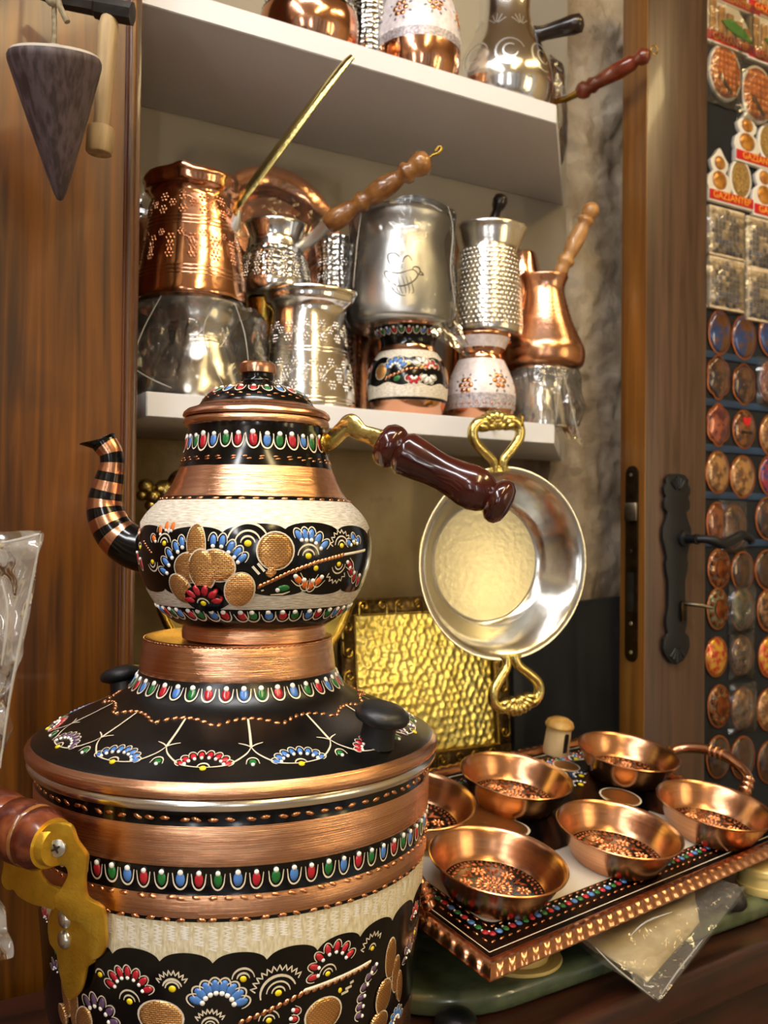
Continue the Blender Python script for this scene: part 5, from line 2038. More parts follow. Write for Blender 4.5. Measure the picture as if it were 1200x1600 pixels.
# embossed silver beaker and copper jug behind, to the right of the small pot
t, o, rv, k, H = vessel('silver_beaker', 524, 0.150, [(30, 612), (33, 604), (34, 520), (32, 440), (30, 400), (33, 372), (32, 366)], SH, 'tall embossed silver beaker behind, under the tan handle', 'beaker', ['silver_hammer'])
rosettes(rv, o, ((0.7, 12, 0.9), (0.78, 12, 0.9), (0.86, 12, 0.9)), k, 'silver')
clean(t)
t, o, rv, k, H = vessel('copper_jug', 572, 0.175, [(30, 600), (36, 594), (38, 560), (30, 500), (24, 450), (22, 420), (26, 400), (24, 396)], SH, 'slim copper jug at the back between silver beaker and bagged pot', 'jug', ['copper_smooth'], smooth=3)
clean(t)
t, o, rv, k, H = vessel('copper_jug', 232, 0.19, [(34, 600), (40, 590), (42, 560), (36, 500), (30, 430), (28, 380), (32, 345), (30, 340)], SH, 'copper jug at the far left behind the large embossed pot', 'jug', ['copper_smooth'], smooth=3)
film_bag('plastic_bag', t, [(0.05, 0.003), (0.052, 0.05), (0.046, H), (0.034, H + 0.045)], 1.9, 'film', 0.005)
clean(t)

# silver pot with an engraved bird, bagged
t, o, rv, k, H = vessel('coffee_pot', 627, 0.070, [(66, 503), (76, 499), (79, 490), (78, 470), (74, 430), (68, 385), (66, 362), (69, 346), (74, 332), (76, 322), (74, 317)], H3,
                        'large matte silver pot with an engraved bird, bagged, on the black jug', mats=['silver_matte'], smooth=4)
L = rv.s[-1]
d = Deco(rv, ['engrave_line'])
an = rv.pick(630, 425)
q = k
S_ = lambda pts, w=2.4: d.stroke(an, spline([(x * q, y * q) for x, y in pts], 5), w * q, 'engrave_line', 0.0003)
S_([(-28, -4), (-20, -14), (-5, -22), (12, -16), (22, -4), (16, 4), (6, 2)])
S_([(22, -4), (26, 2), (24, 8), (17, 9), (14, 5)])
S_([(25, 4), (31, -2), (24, -3)])
S_([(6, 2), (-8, -2), (-26, 2), (-28, -4)])
S_([(-12, 4), (-22, 16), (-24, 28), (-14, 30), (-6, 24)])
S_([(-2, 6), (0, 20), (8, 26), (14, 18)])
for i in range(6):
    S_([(-20 + i * 6, -6), (-15 + i * 6, -24 - 2 * (i % 3)), (-8 + i * 4, -33)], 1.2)
S_([(-26, -6), (-14, -28), (-2, -36), (4, -36)], 1.4)
d.build('engraved_bird', o)
film_bag('plastic_bag', t, [(0.03, -0.004), (79 * k, -0.003), (86 * k, 0.012), (82 * k, H * 0.5), (80 * k, H * 0.9), (84 * k, H + 0.004), (60 * k, H + 0.008), (25 * k, H + 0.006)], 2.6, 'film', 0.004, folds=5)
tl_ = Vector(t.location)
sheet('bag_skirt', [P(690, 470, tl_.y - 0.02), P(712, 470, tl_.y - 0.01), P(735, 560, tl_.y - 0.02), P(672, 520, tl_.y - 0.045)], 8, 8, 'film', t, 0.006, 3.3, tl_)
clean(t)
# hammered silver pot
t, o, rv, k, H = vessel('coffee_pot', 762, 0.062, [(50, 520), (54, 516), (55, 506), (54, 480), (51, 430), (47, 390), (46, 378), (48, 368), (51, 352), (54, 343), (53, 339)], H4,
                        'tall hammered silver pot with pouring lip standing on the pale pink jug', mats=['silver_ring'], band=None, smooth=4, lip=(pi / 2 - 0.35, 0.25, 9, -3))
d = Deco(rv, ['silver'])
L = rv.s[-1]
rows_ = 17
for j in range(rows_):
    f = 0.09 + 0.66 * j / (rows_ - 1)
    n = 40
    for i in range(n):
        d.blob((2 * pi * (i + 0.5 * (j % 2)) / n, f * L), 0, 0, 4.0 * k, 3.6 * k, 0, 'silver', 0.0, dome=0.7 * k, n=6, rings=2)
d.build('hammer_marks', o)
clean(t)
# copper jezve with pale turned handle
t, o, rv, k, H = vessel('coffee_pot', 850, 0.062, [(52, 572), (60, 566), (63, 556), (63, 540), (55, 522), (45, 500), (38, 478), (33, 458), (31, 446), (33, 436), (37, 426), (36, 423)], H5,
                        'copper coffee pot with blond turned handle at the right end of the shelf', mats=['copper', 'copper_bowl'], band=lambda f: 1 if f > 0.8 else 0, smooth=4, lip=(-pi / 2 + 0.5, 0.3, 5, 2))
swags(rv, o, [(0.40 + 0.045 * j, 26, 0.022, 0.0008) for j in range(7)], 'copper_fleck', 'engraved_scales')
tl_ = Vector(t.location)
Yc = tl_.y
tube('handle_root', [P(868, 452, Yc) - tl_, P(876, 440, Yc - 0.01) - tl_, P(880, 424, Yc - 0.015) - tl_], [0.004, 0.006, 0.007], 'brass', t, seg=12)
kq = Yc / FPX
turned('wooden_handle', P(873, 430, Yc - 0.015) - tl_, P(929, 317, Yc - 0.02) - tl_,
       [(0, 0), (0, 9 * kq), (0.08, 11 * kq), (0.14, 10 * kq), (0.17, 13 * kq), (0.22, 13.5 * kq), (0.26, 9 * kq), (0.30, 11 * kq), (0.45, 13 * kq), (0.62, 12 * kq), (0.70, 9 * kq), (0.73, 12 * kq), (0.77, 13 * kq),
        (0.80, 9 * kq), (0.86, 13 * kq), (0.92, 13 * kq), (0.97, 9 * kq), (1.0, 3 * kq), (1.0, 0)], 'wood_blond', t, seg=26, sharp=70)
clean(t)
# things glimpsed behind the hammered pot
t, o, rv, k, H = vessel('coffee_pot', 812, 0.165, [(40, 620), (44, 612), (44, 520), (38, 440), (30, 405), (26, 392), (25, 390)], SH, 'embossed copper pot glimpsed behind the hammered silver one', mats=['copper_smooth'], smooth=3)
rosettes(rv, o, ((0.6, 12, 1.0), (0.75, 12, 1.0), (0.86, 10, 1.0)), k, 'copper_smooth')
clean(t)
t, o, rv, k, H = vessel('coffee_pot', 735, 0.170, [(40, 620), (44, 612), (42, 520), (34, 430), (32, 400), (36, 360), (35, 356)], SH, 'copper pot hidden behind, only its dark handle rising above the hammered pot', mats=['copper_smooth'], smooth=3)
tl_ = Vector(t.location)
kq = tl_.y / FPX
turned('wooden_handle', P(762, 372, tl_.y) - tl_, P(785, 303, tl_.y - 0.01) - tl_, [(0, 0), (0, 6 * kq), (0.4, 8 * kq), (0.62, 7 * kq), (0.70, 10 * kq), (0.84, 12 * kq), (0.95, 10 * kq), (1, 4 * kq), (1, 0)], 'wood_dark', t, seg=20, sharp=70)
clean(t)

# -- top shelf
t, o, rv, k, H = vessel('painted_jug', 478, 0.085, [(40, 92), (58, 84), (72, 60), (78, 30), (76, 0), (66, -30), (52, -50), (50, -70), (60, -90)], zT,
                        'round copper bowl shaped pot with black painted band at the top edge', 'pot', ['copper_smooth', 'enamel_black'], band=lambda f: 0 if f > 0.52 else 1, smooth=4)
d = Deco(rv, [])
for i in range(40):
    d.blob((2 * pi * i / 40, rv.s[-1] * 0.54), 0, 0, 0.003, 0.0014, 0, 'cream_line', 0.0003, dome=0.0005, n=6)
d.build('fleck_border', o)
clean(t)
t, o, rv, k, H = vessel('silver_beaker', 572, 0.105, [(34, 110), (38, 104), (38, 60), (35, 0), (34, -60)], zT, 'dark hammered silver beaker between the two jugs on the top shelf', 'beaker', ['silver_hammer'])
clean(t)
t, o, rv, k, H = vessel('painted_jug', 650, 0.068, [(36, 128), (52, 122), (62, 100), (66, 72), (66, 40), (60, 0), (48, -30), (42, -46), (50, -80)], zT,
                        'pink and white glazed jug with copper foot on the top shelf', 'jug', ['copper_smooth', 'grey_glaze', 'pink_glaze'],
                        band=lambda f: 0 if f > 0.70 else (1 if f > 0.63 else 2), smooth=4)
d = Deco(rv, [])
L = rv.s[-1]
for i in range(7):
    copper_bloom(d, (2 * pi * i / 7 - 0.5, L * (0.55 + 0.04 * (i % 2))), 9 * k)
for i in range(36):
    d.blob((2 * pi * i / 36, L * 0.405), 0, 0, 0.0024, 0.0014, 0, 'enamel_white', 0.0002, dome=0.0006, n=6)
d.build('copper_flowers', o)
clean(t)
t, o, rv, k, H = vessel('silver_ewer', 785, 0.075, [(48, 175), (60, 168), (70, 150), (76, 122), (74, 95), (64, 66), (50, 40), (42, 15), (40, -10), (44, -40), (52, -60)], zT,
                        'large silver ewer engraved with loops at the right of the top shelf', 'ewer', ['silver'], smooth=4)
d = Deco(rv, ['silver_matte'])
L = rv.s[-1]
for i in range(8):
    th = 2 * pi * i / 8
    d.arc((th, L * 0.36), 0.020, 0.3, 5.2, 0.0030, 'silver_matte', 0.0003)
    d.arc((th, L * 0.36), 0.010, 1.0, 6.0, 0.0026, 'silver_matte', 0.0003)
    for j in range(5):
        a = 0.6 + j * 0.48
        d.stroke((th + 0.4, L * 0.60), [(0.003 * cos(a), 0.003 * sin(a)), (0.016 * cos(a), 0.018 * sin(a))], 0.0032, 'silver_matte', 0.0003)
d.build('engraved_loops', o)
tl_ = Vector(t.location)
kq = tl_.y / FPX
turned('wooden_handle', P(826, 58, tl_.y - 0.0) - tl_, P(912, 34, tl_.y - 0.03) - tl_, [(0, 0), (0, 12 * kq), (0.1, 15 * kq), (0.2, 12 * kq), (0.3, 11 * kq), (0.6, 13 * kq), (0.8, 15 * kq), (0.95, 14 * kq), (1, 6 * kq), (1, 0)], 'wood_dark', t, seg=24, sharp=70)
clean(t)
t, o, rv, k, H = vessel('coffee_pot', 842, 0.165, [(26, 190), (29, 184), (30, 170), (27, 140), (23, 120), (22, 110), (25, 98), (24, 95)], zT,
                        'copper coffee pot in film with red brown turned handle at the top right', mats=['copper_smooth'], smooth=3)
film_bag('plastic_bag', t, [(0.025, 0.003), (0.034, 0.004), (0.038, 0.03), (0.032, H), (0.015, H + 0.015)], 9.3, 'film', 0.006)
tl_ = Vector(t.location)
kq = tl_.y / FPX * 0.93
Yc = tl_.y
tube('handle_root', [P(862, 160, Yc - 0.02) - tl_, P(885, 155, Yc - 0.05) - tl_, P(910, 142, Yc - 0.075) - tl_], [0.004, 0.0045, 0.006], 'brass', t, seg=10)
turned('wooden_handle', P(903, 146, Yc - 0.072) - tl_, P(1016, 82, Yc - 0.14) - tl_,
       [(0, 0), (0, 9 * kq), (0.05, 13 * kq), (0.11, 14 * kq), (0.16, 10 * kq), (0.20, 13 * kq), (0.27, 10 * kq), (0.34, 11 * kq), (0.55, 13.5 * kq), (0.76, 12 * kq), (0.82, 8 * kq), (0.86, 12 * kq), (0.93, 12.5 * kq), (0.98, 8 * kq), (1, 3 * kq), (1, 0)],
       'wood_red', t, seg=26, sharp=70)
rc = P(1022, 78, Yc - 0.142) - tl_
tube('hanging_ring', [rc + Vector((0.0052 * cos(a), 0.002 * cos(a), 0.0062 * sin(a))) for a in [2 * pi * i / 20 for i in range(21)]], 0.0010, 'brass', t, seg=6)
clean(t)

# ================================================================== HANGING PAN
pb_ = -0.045
pcn = cabpt(789, 880, pb_)
kp = pcn.y / FPX
pan = thing('serving_pan', pcn, 'round silver pan with two brass handles hanging below the shelf', 'pan', None, (pi / 2, 0, CA - radians(6)))
R0 = 151 * kp
lathe('bowl', [(0, -0.047), (0.62 * R0, -0.047), (0.66 * R0, -0.0455), (0.72 * R0, -0.036), (0.83 * R0, -0.016), (0.93 * R0, -0.003), (0.985 * R0, 0.0), (R0, 0.0008), (R0, 0.0028), (0.985 * R0, 0.0030),
               (0.925 * R0, -0.0010), (0.825 * R0, -0.0140), (0.715 * R0, -0.0340), (0.655 * R0, -0.0435), (0.62 * R0, -0.0450), (0, -0.0450)],
      ['silver_pan', 'silver_panbase'], pan, lambda z, i: 1 if i >= 14 else 0, seg=96)


def pan_handle(sgn):
    h = bpy.data.objects.new('brass_handle', None)
    COL.objects.link(h)
    h.parent = pan
    h.location = (0.075 * R0 if sgn < 0 else -0.1 * R0, sgn * R0 * 0.99, 0.001)
    h.rotation_euler = (0, 0, 0.12 if sgn > 0 else pi + 0.12)
    q = R0 / 151
    for sx in (1, -1):
        pts = spline([(sx * 8 * q, -6 * q, 0), (sx * 10 * q, 10 * q, 0.002), (sx * 26 * q, 26 * q, 0.004), (sx * 40 * q, 42 * q, 0.005), (sx * 42 * q, 58 * q, 0.005), (sx * 32 * q, 70 * q, 0.005), (sx * 12 * q, 73 * q, 0.005), (0, 72 * q, 0.005)], 6)
        tube('arm', pts, [(7.2 + 2.2 * (i / len(pts))) * q for i in range(len(pts))], 'brass_pale', h, seg=12)
    prism('root_plate', [(-20 * q, -8 * q), (20 * q, -8 * q), (14 * q, 2 * q), (-14 * q, 2 * q)], 0.004, 'brass_pale', h, (0, 0, 0.0005), bevel=0.001)
    # shell ornament in the middle of the arch
    d = Deco(Flat(), ['brass_pale'])
    for i in range(-4, 5):
        a = pi / 2 + i * 0.30
        d.blob((0, 0), (26 * cos(a)) * q, (54 + 24 * sin(a)) * q, 6.4 * q, 11 * q, a - pi / 2, 'brass_pale', 0.008, dome=0.006, n=9)
    for i in range(-2, 3):
        a = pi / 2 + i * 0.5
        d.blob((0, 0), (11 * cos(a)) * q, (58 + 9 * sin(a)) * q, 5.5 * q, 8 * q, a - pi / 2, 'brass_pale', 0.008, dome=0.004, n=9)
    d.build('shell_ornament', h)
    return h


pan_handle(1)
pan_handle(-1)
hk = thing('wall_hook', cab(a_of(cabpt(770, 690, 0)), -0.0015, SH - TH * 0.5), 'small brass hook on the lower shelf edge holding the pan', 'hook', None, (0, 0, CA))
hz2 = 0.0
tube('hook_wire', spline([(0, 0.001, 0), (0, -0.02, 0.0), (0, -0.052, -0.004), (0, -0.058, 0.008), (0, -0.052, 0.014)], 5), 0.0016, 'brass', hk, seg=8)

# ================================================================== BRASS THINGS AGAINST THE STONE
# hammered brass tray in a dark ornate frame, leaning on the wall
ga, gb = cabpt(545, 938, 0.20), cabpt(803, 1166, 0.20)
A0, A1 = a_of(ga), a_of(gb)
wz0, wz1 = gb.z, ga.z
gw, gh = (A1 - A0), (wz1 - wz0) + 0.02
zfoot = wz0 - 0.02
bt = thing('brass_tray', cab((A0 + A1) / 2, 0.215, zfoot), 'hammered golden brass tray in a dark scrolled frame leaning on the stone', 'tray', None, (radians(80), 0, CA))
bt.rotation_euler = (radians(84), 0, CA)
fr_w = 0.024
# hammered field: real dents
nu, nv = 150, 110
rnd = random.Random(4)
cell = 0.0112
gx_, gy_ = gw - 2 * fr_w, gh - 2 * fr_w
pts2 = {}
for i in range(-1, int(gx_ / cell) + 3):
    for j in range(-1, int(gy_ / cell) + 3):
        pts2[(i, j)] = ((i + 0.5 * (j % 2) + rnd.uniform(-0.28, 0.28)) * cell, (j + rnd.uniform(-0.28, 0.28)) * cell)
V, F = [], []
for j in range(nv + 1):
    for i in range(nu + 1):
        x, y = gx_ * i / nu, gy_ * j / nv
        ci, cj = int(x / cell), int(y / cell)
        best = 9
        for di_ in (-1, 0, 1, 2):
            for dj in (-1, 0, 1, 2):
                q = pts2.get((ci + di_ - 1, cj + dj - 1)) or (9, 9)
                best = min(best, math.hypot(x - q[0], y - q[1]))
        dd = min(1, best / (cell * 0.62))
        V.append((x - gx_ / 2, y + fr_w, 0.004 + 0.0010 * dd * dd))
for j in range(nv):
    for i in range(nu):
        k_ = j * (nu + 1) + i
        F.append((k_, k_ + 1, k_ + nu + 2, k_ + nu + 1))
link('hammered_field', mesh_of('hammered_field', V, F), 'brass_hammer', bt, sharp=None)
prism('back_plate', [(-gw / 2, 0), (gw / 2, 0), (gw / 2, gh), (-gw / 2, gh)], 0.004, 'brass_dark', bt, (0, 0, -0.0005), bevel=0.001)
for (x, y, sx, sy) in ((0, fr_w / 2, gw, fr_w), (0, gh - fr_w / 2, gw, fr_w), (-gw / 2 + fr_w / 2, gh / 2, fr_w, gh - 2 * fr_w), (gw / 2 - fr_w / 2, gh / 2, fr_w, gh - 2 * fr_w)):
    box('frame_bar', (x, y, 0.007), (sx, sy, 0.010), 'brass_dark', bt, bevel=0.003)


def scroll(x, y, r, flip, up, par):
    pts = []
    for i in range(26):
        a = i / 25 * 2.2 * pi
        rr = r * (1 - 0.75 * i / 25)
        pts.append((x + flip * rr * cos(a), y + up * (rr * sin(a) + (0.0)), 0.0125))
    pts = [(x + flip * r, y - up * r * 1.8, 0.0125)] + pts
    tube('scroll', pts, 0.0017, 'brass', par, seg=7)


nsc = 6
for i in range(nsc):
    yy = fr_w + (gh - 2 * fr_w) * (i + 0.5) / nsc
    for sx in (-1, 1):
        scroll(sx * (gw / 2 - fr_w / 2), yy, 0.0085, sx, 1 if i % 2 else -1, bt)
for i in range(8):
    xx = -gw / 2 + fr_w + (gw - 2 * fr_w) * (i + 0.5) / 8
    for yy in (fr_w / 2, gh - fr_w / 2):
        scroll(xx, yy, 0.0078, 1 if i % 2 else -1, 1, bt)
for sx in (-1, 1):
    tube('bead_rail', [(sx * (gw / 2 - fr_w), fr_w, 0.0105), (sx * (gw / 2 - fr_w), gh - fr_w, 0.0105)], 0.002, 'brass', bt, seg=8)
for yy in (fr_w, gh - fr_w):
    tube('bead_rail', [(-gw / 2 + fr_w, yy, 0.0105), (gw / 2 - fr_w, yy, 0.0105)], 0.002, 'brass', bt, seg=8)
# what it stands on: a dark casket with brass studs on the counter
ck = thing('brass_casket', cab((A0 + A1) / 2 + 0.01, 0.195, zC), 'dark casket with round brass studs under the hammered tray', 'casket', None, (0, 0, CA))
chh = zfoot - zC - 0.002
box('casket_body', (0, 0, chh / 2), (gw, 0.10, chh), 'brass_dark', ck, bevel=0.003)
for i in range(11):
    st = lathe('stud', [(0.0062, 0), (0.0058, 0.002), (0.0035, 0.0042), (0, 0.005)], 'brass_pale', ck, seg=14)
    st.location = (-gw / 2 + 0.012 + i * (gw - 0.024) / 10, -0.05, chh - 0.012)
    st.rotation_euler = (pi / 2, 0, 0)
for i in (-1, 1):
    box('side_panel', (i * gw * 0.25, -0.0505, chh * 0.42), (gw * 0.3, 0.003, chh * 0.5), 'brass', ck, bevel=0.001)

# oval brass platter with a cast handle behind the teapot
pp = cabpt(405, 880, 0.09)
kq = pp.y / FPX
bo = thing('brass_platter', (pp.x, pp.y, zC), 'oval brass platter with cast leaf handle standing behind the teapot', 'platter', None, (0, 0, CA))
zc2 = pp.z - zC
ov = ell(168 * kq, 185 * kq, 64)
pl_ = prism('plate', ov, 0.003, 'brass_hammer', bo, (0, 0, zc2), rot=(radians(84), 0, 0), bevel=0.0008)
tube('beaded_rim', [(x, -0.002 + 0.10 * y, zc2 + y * 0.995) for x, y in ov + ov[:1]], 0.0052, 'brass', bo, seg=10)
box('stand', (0, 0.012, (zc2 - 185 * kq) / 2), (0.16, 0.05, zc2 - 185 * kq), 'wood_dark', bo, bevel=0.004)
rl = Matrix.Rotation(CA, 4, 'Z')
rl.translation = bo.location
rli = rl.inverted()
hl_ = [rli @ P(x, y, pp.y - 0.04) for x, y in ((300, 742), (278, 752), (262, 762), (248, 770), (232, 768))]
tube('leaf_handle', spline([tuple(p) for p in hl_], 6), [(10 + 6 * abs(sin(i * 0.32))) * kq for i in range(25)], 'brass_pale', bo, seg=12, flat=(1, 0.6))
for (x, y, r_) in ((228, 760, 12), (240, 776, 13), (222, 774, 9), (236, 790, 10), (250, 764, 10)):
    p = rli @ P(x, y, pp.y - 0.042)
    lathe('leaf_boss', [(0, -r_ * kq)] + [(r_ * kq * cos(a), r_ * kq * sin(a)) for a in [(-pi / 2 + pi * i / 8) for i in range(1, 8)]] + [(0, r_ * kq)], 'brass_pale', bo, seg=14, loc=p)

# ================================================================== TRAY WITH SIX BOWLS
TA = radians(40)
TT = radians(10.4)
tr = thing('serving_tray', (0.077 * KS, 0.655 * KS, CAMZ - 0.3035 * KS), 'rectangular painted copper tray with fluted rim carrying six bowls', 'tray', None, (TT, 0, TA))
tr.scale = (KS, KS, KS)
TL, TW = 0.432, 0.250
TM = Matrix.Translation(tr.location) @ Matrix.Rotation(TA, 4, 'Z') @ Matrix.Rotation(TT, 4, 'X') @ Matrix.Diagonal((KS, KS, KS, 1))
rimw = 0.013
prism('plate', [(0, 0), (TL, 0), (TL, TW), (0, TW)], 0.002, 'enamel_black', tr, (0, 0, -0.002))


def flute(name, p0, p1, inward):
    """fluted raised rim along one side"""
    p0, p1 = Vector(p0), Vector(p1)
    L = (p1 - p0).length
    n = int(L / 0.0018)
    dr = (p1 - p0).normalized()
    V, F = [], []
    for i in range(n + 1):
        w = 0.5 + 0.5 * cos(2 * pi * i * 0.0018 / 0.0118)
        e = min(i, n - i) * 0.0018
        for (q, z) in ((0.0, 0.0), (-0.002, 0.0035), (-0.0050, 0.0052 + 0.0003 * w), (-0.0105, 0.0042 + 0.0013 * w), (-0.0150 - 0.0016 * w, -0.0015 + 0.0015 * w), (-0.0150 - 0.0016 * w, -0.0031 + 0.0015 * w), (-0.0085, 0.0010), (0.0, -0.002)):
            mit = -q
            s_ = dr * (max(-mit, 0))
            p = p0 + dr * (i / n * (L + 2 * mit) - mit) + Vector(inward) * q + Vector((0, 0, z))
            V.append(p)
    m = 8
    for i in range(n):
        for k_ in range(m):
            F.append((i * m + k_, i * m + (k_ + 1) % m, (i + 1) * m + (k_ + 1) % m, (i + 1) * m + k_))
    return link(name, mesh_of(name, V, F), 'copper_wire', tr, sharp=70)


flute('fluted_rim', (0, 0, 0), (TL, 0, 0), (0, 1, 0))
flute('fluted_rim', (TL, TW, 0), (0, TW, 0), (0, -1, 0))
flute('fluted_rim', (0, TW, 0), (0, 0, 0), (1, 0, 0))
flute('fluted_rim', (TL, 0, 0), (TL, TW, 0), (-1, 0, 0))
# painted centre: cream panel with black clouds, dot border, flower motifs
cr = prism('cream_panel', rounded(TL - 0.062, TW - 0.062, 0.012, 5), 0.0004, 'cream_scratch', tr, (0.031, 0.031, 0.0001))
d = Deco(Flat(), [])
for (x, y, rx, ry, rot) in ((0.215, 0.128, 0.172, 0.078, 0.0), (0.09, 0.15, 0.05, 0.06, 0), (0.34, 0.10, 0.055, 0.055, 0)):
    d.blob((0, 0), x, y, rx, ry, rot, 'enamel_black', 0.0008, n=48, rings=2, shape=lambda a: 1 + 0.06 * cos(9 * a))
for (x, y, rx, ry, rot) in ((0.10, 0.12, 0.020, 0.016, 0.3), (0.13, 0.105, 0.022, 0.018, -0.4), (0.125, 0.14, 0.018, 0.024, 0.2), (0.15, 0.125, 0.024, 0.012, 0.5), (0.30, 0.10, 0.02, 0.02, 0), (0.275, 0.085, 0.02, 0.013, 0.6),
                         (0.27, 0.165, 0.024, 0.014, 0.4), (0.31, 0.18, 0.014, 0.014, 0.4)):
    d.petal((0, 0), x, y, rx, ry, rot, off=0.0012)
for (x, y, c_) in ((0.125, 0.06, 'enamel_pink'), (0.135, 0.095, 'enamel_red'), (0.265, 0.055, 'enamel_pink'), (0.285, 0.14, 'enamel_purple'), (0.305, 0.155, 'enamel_blue'), (0.26, 0.19, 'enamel_blue'), (0.13, 0.19, 'enamel_pink'), (0.34, 0.19, 'enamel_red')):
    d.fan((x, y), 0.012, 0.2, 3.0, 7, 0.0075, 0.0048, c_)
    d.blob((x, y), 0, 0, 0.003, 0.003, 0, 'enamel_yellow', 0.0012, dome=0.0005)
for i in range(9):
    d.stroke((0.20, 0.20), [(0.006 * i, -0.012), (0.006 * i + 0.004, 0.012)], 0.0012, 'cream_pale', 0.0013, taper=False)
d.build('flower_painting', cr)
d = Deco(Flat(), [])
st = 0.0072


def dotrow(x0, y0, x1, y1):
    L = math.hypot(x1 - x0, y1 - y0)
    n = int(L / st)
    for i in range(n):
        q = (i + 0.5) / n
        d.blob((0, 0), x0 + (x1 - x0) * q, y0 + (y1 - y0) * q, 0.0028, 0.0028, 0, DOTS[(i * 2) % 3], 0.0004, dome=0.0009, n=9)
        d.blob((0, 0), x0 + (x1 - x0) * q - 0.0008, y0 + (y1 - y0) * q + 0.0026, 0.0009, 0.0009, 0, 'enamel_white', 0.0007, dome=0.0005, n=6)


e = 0.022
for (x0, y0, x1, y1) in ((e, e, TL - e, e), (TL - e, e, TL - e, TW - e), (TL - e, TW - e, e, TW - e), (e, TW - e, e, e)):
    dotrow(x0, y0, x1, y1)
for ee, m_, w_ in ((0.006, 'cream_pale', 0.0008),):
    for (x0, y0, x1, y1) in ((ee, ee, TL - ee, ee), (TL - ee, ee, TL - ee, TW - ee), (TL - ee, TW - ee, ee, TW - ee), (ee, TW - ee, ee, ee)):
        d.stroke((0, 0), [(x0, y0), (x1, y1)], w_, m_, 0.0005, taper=False)
for ee in (0.0145, 0.029):
    n = int((TL - 2 * ee) / 0.009)
    for i in range(n):
        x = ee + (TL - 2 * ee) * (i + 0.5) / n
        for y in (ee, TW - ee):
            d.blob((0, 0), x, y, 0.0028, 0.0009, 0.1, 'copper_fleck', 0.0004, dome=0.0006, n=6)
    n = int((TW - 2 * ee) / 0.009)
    for i in range(n):
        y = ee + (TW - 2 * ee) * (i + 0.5) / n
        for x in (ee, TL - ee):
            d.blob((0, 0), x, y, 0.0009, 0.0028, 0.1, 'copper_fleck', 0.0004, dome=0.0006, n=6)
d.build('dot_border', tr)


def tray_handle(x, sg):
    h = bpy.data.objects.new('end_handle', None)
    COL.objects.link(h)
    h.parent = tr
    h.location = (x, 0, 0)
    y0, y1 = 0.060, 0.168
    pts = spline([(sg * -0.004, y0, 0.009), (sg * 0.014, y0 + 0.002, 0.012), (sg * 0.036, y0 + 0.012, 0.022), (sg * 0.045, y0 + 0.034, 0.029), (sg * 0.046, (y0 + y1) / 2, 0.031), (sg * 0.045, y1 - 0.034, 0.029),
                  (sg * 0.036, y1 - 0.012, 0.022), (sg * 0.014, y1 - 0.002, 0.012), (sg * -0.004, y1, 0.009)], 6)
    n = len(pts)
    tube('rod', pts, [0.0048 + 0.0012 * sin(pi * i / (n - 1)) for i in range(n)], 'copper_wire', h, seg=14)
    for i in (6, 8, 10, 22, 24, 26, 38, 40, 42):
        p0 = Vector(pts[i])
        p1 = Vector(pts[i + 1])
        turned('ring', p0, p0 + (p1 - p0).normalized() * 0.005, [(0, 0.0045), (0.2, 0.0066), (0.5, 0.0074), (0.8, 0.0066), (1, 0.0045)], 'copper_wire', h, seg=16)
    return h


tray_handle(TL + 0.006, 1)
tray_handle(-0.004, -0.06)

# bowls
bowl_prof = [(0, 0.0012), (0.036, 0.0012), (0.0365, 0.0), (0.0390, 0.0), (0.0402, 0.0022), (0.0448, 0.0090), (0.0490, 0.0175), (0.0525, 0.0250), (0.0540, 0.0268), (0.0555, 0.0272), (0.0558, 0.0282), (0.0550, 0.0288), (0.0535, 0.0282),
             (0.0515, 0.0255), (0.0480, 0.0180), (0.0440, 0.0098), (0.0420, 0.0066), (0.0405, 0.0050), (0, 0.0050)]


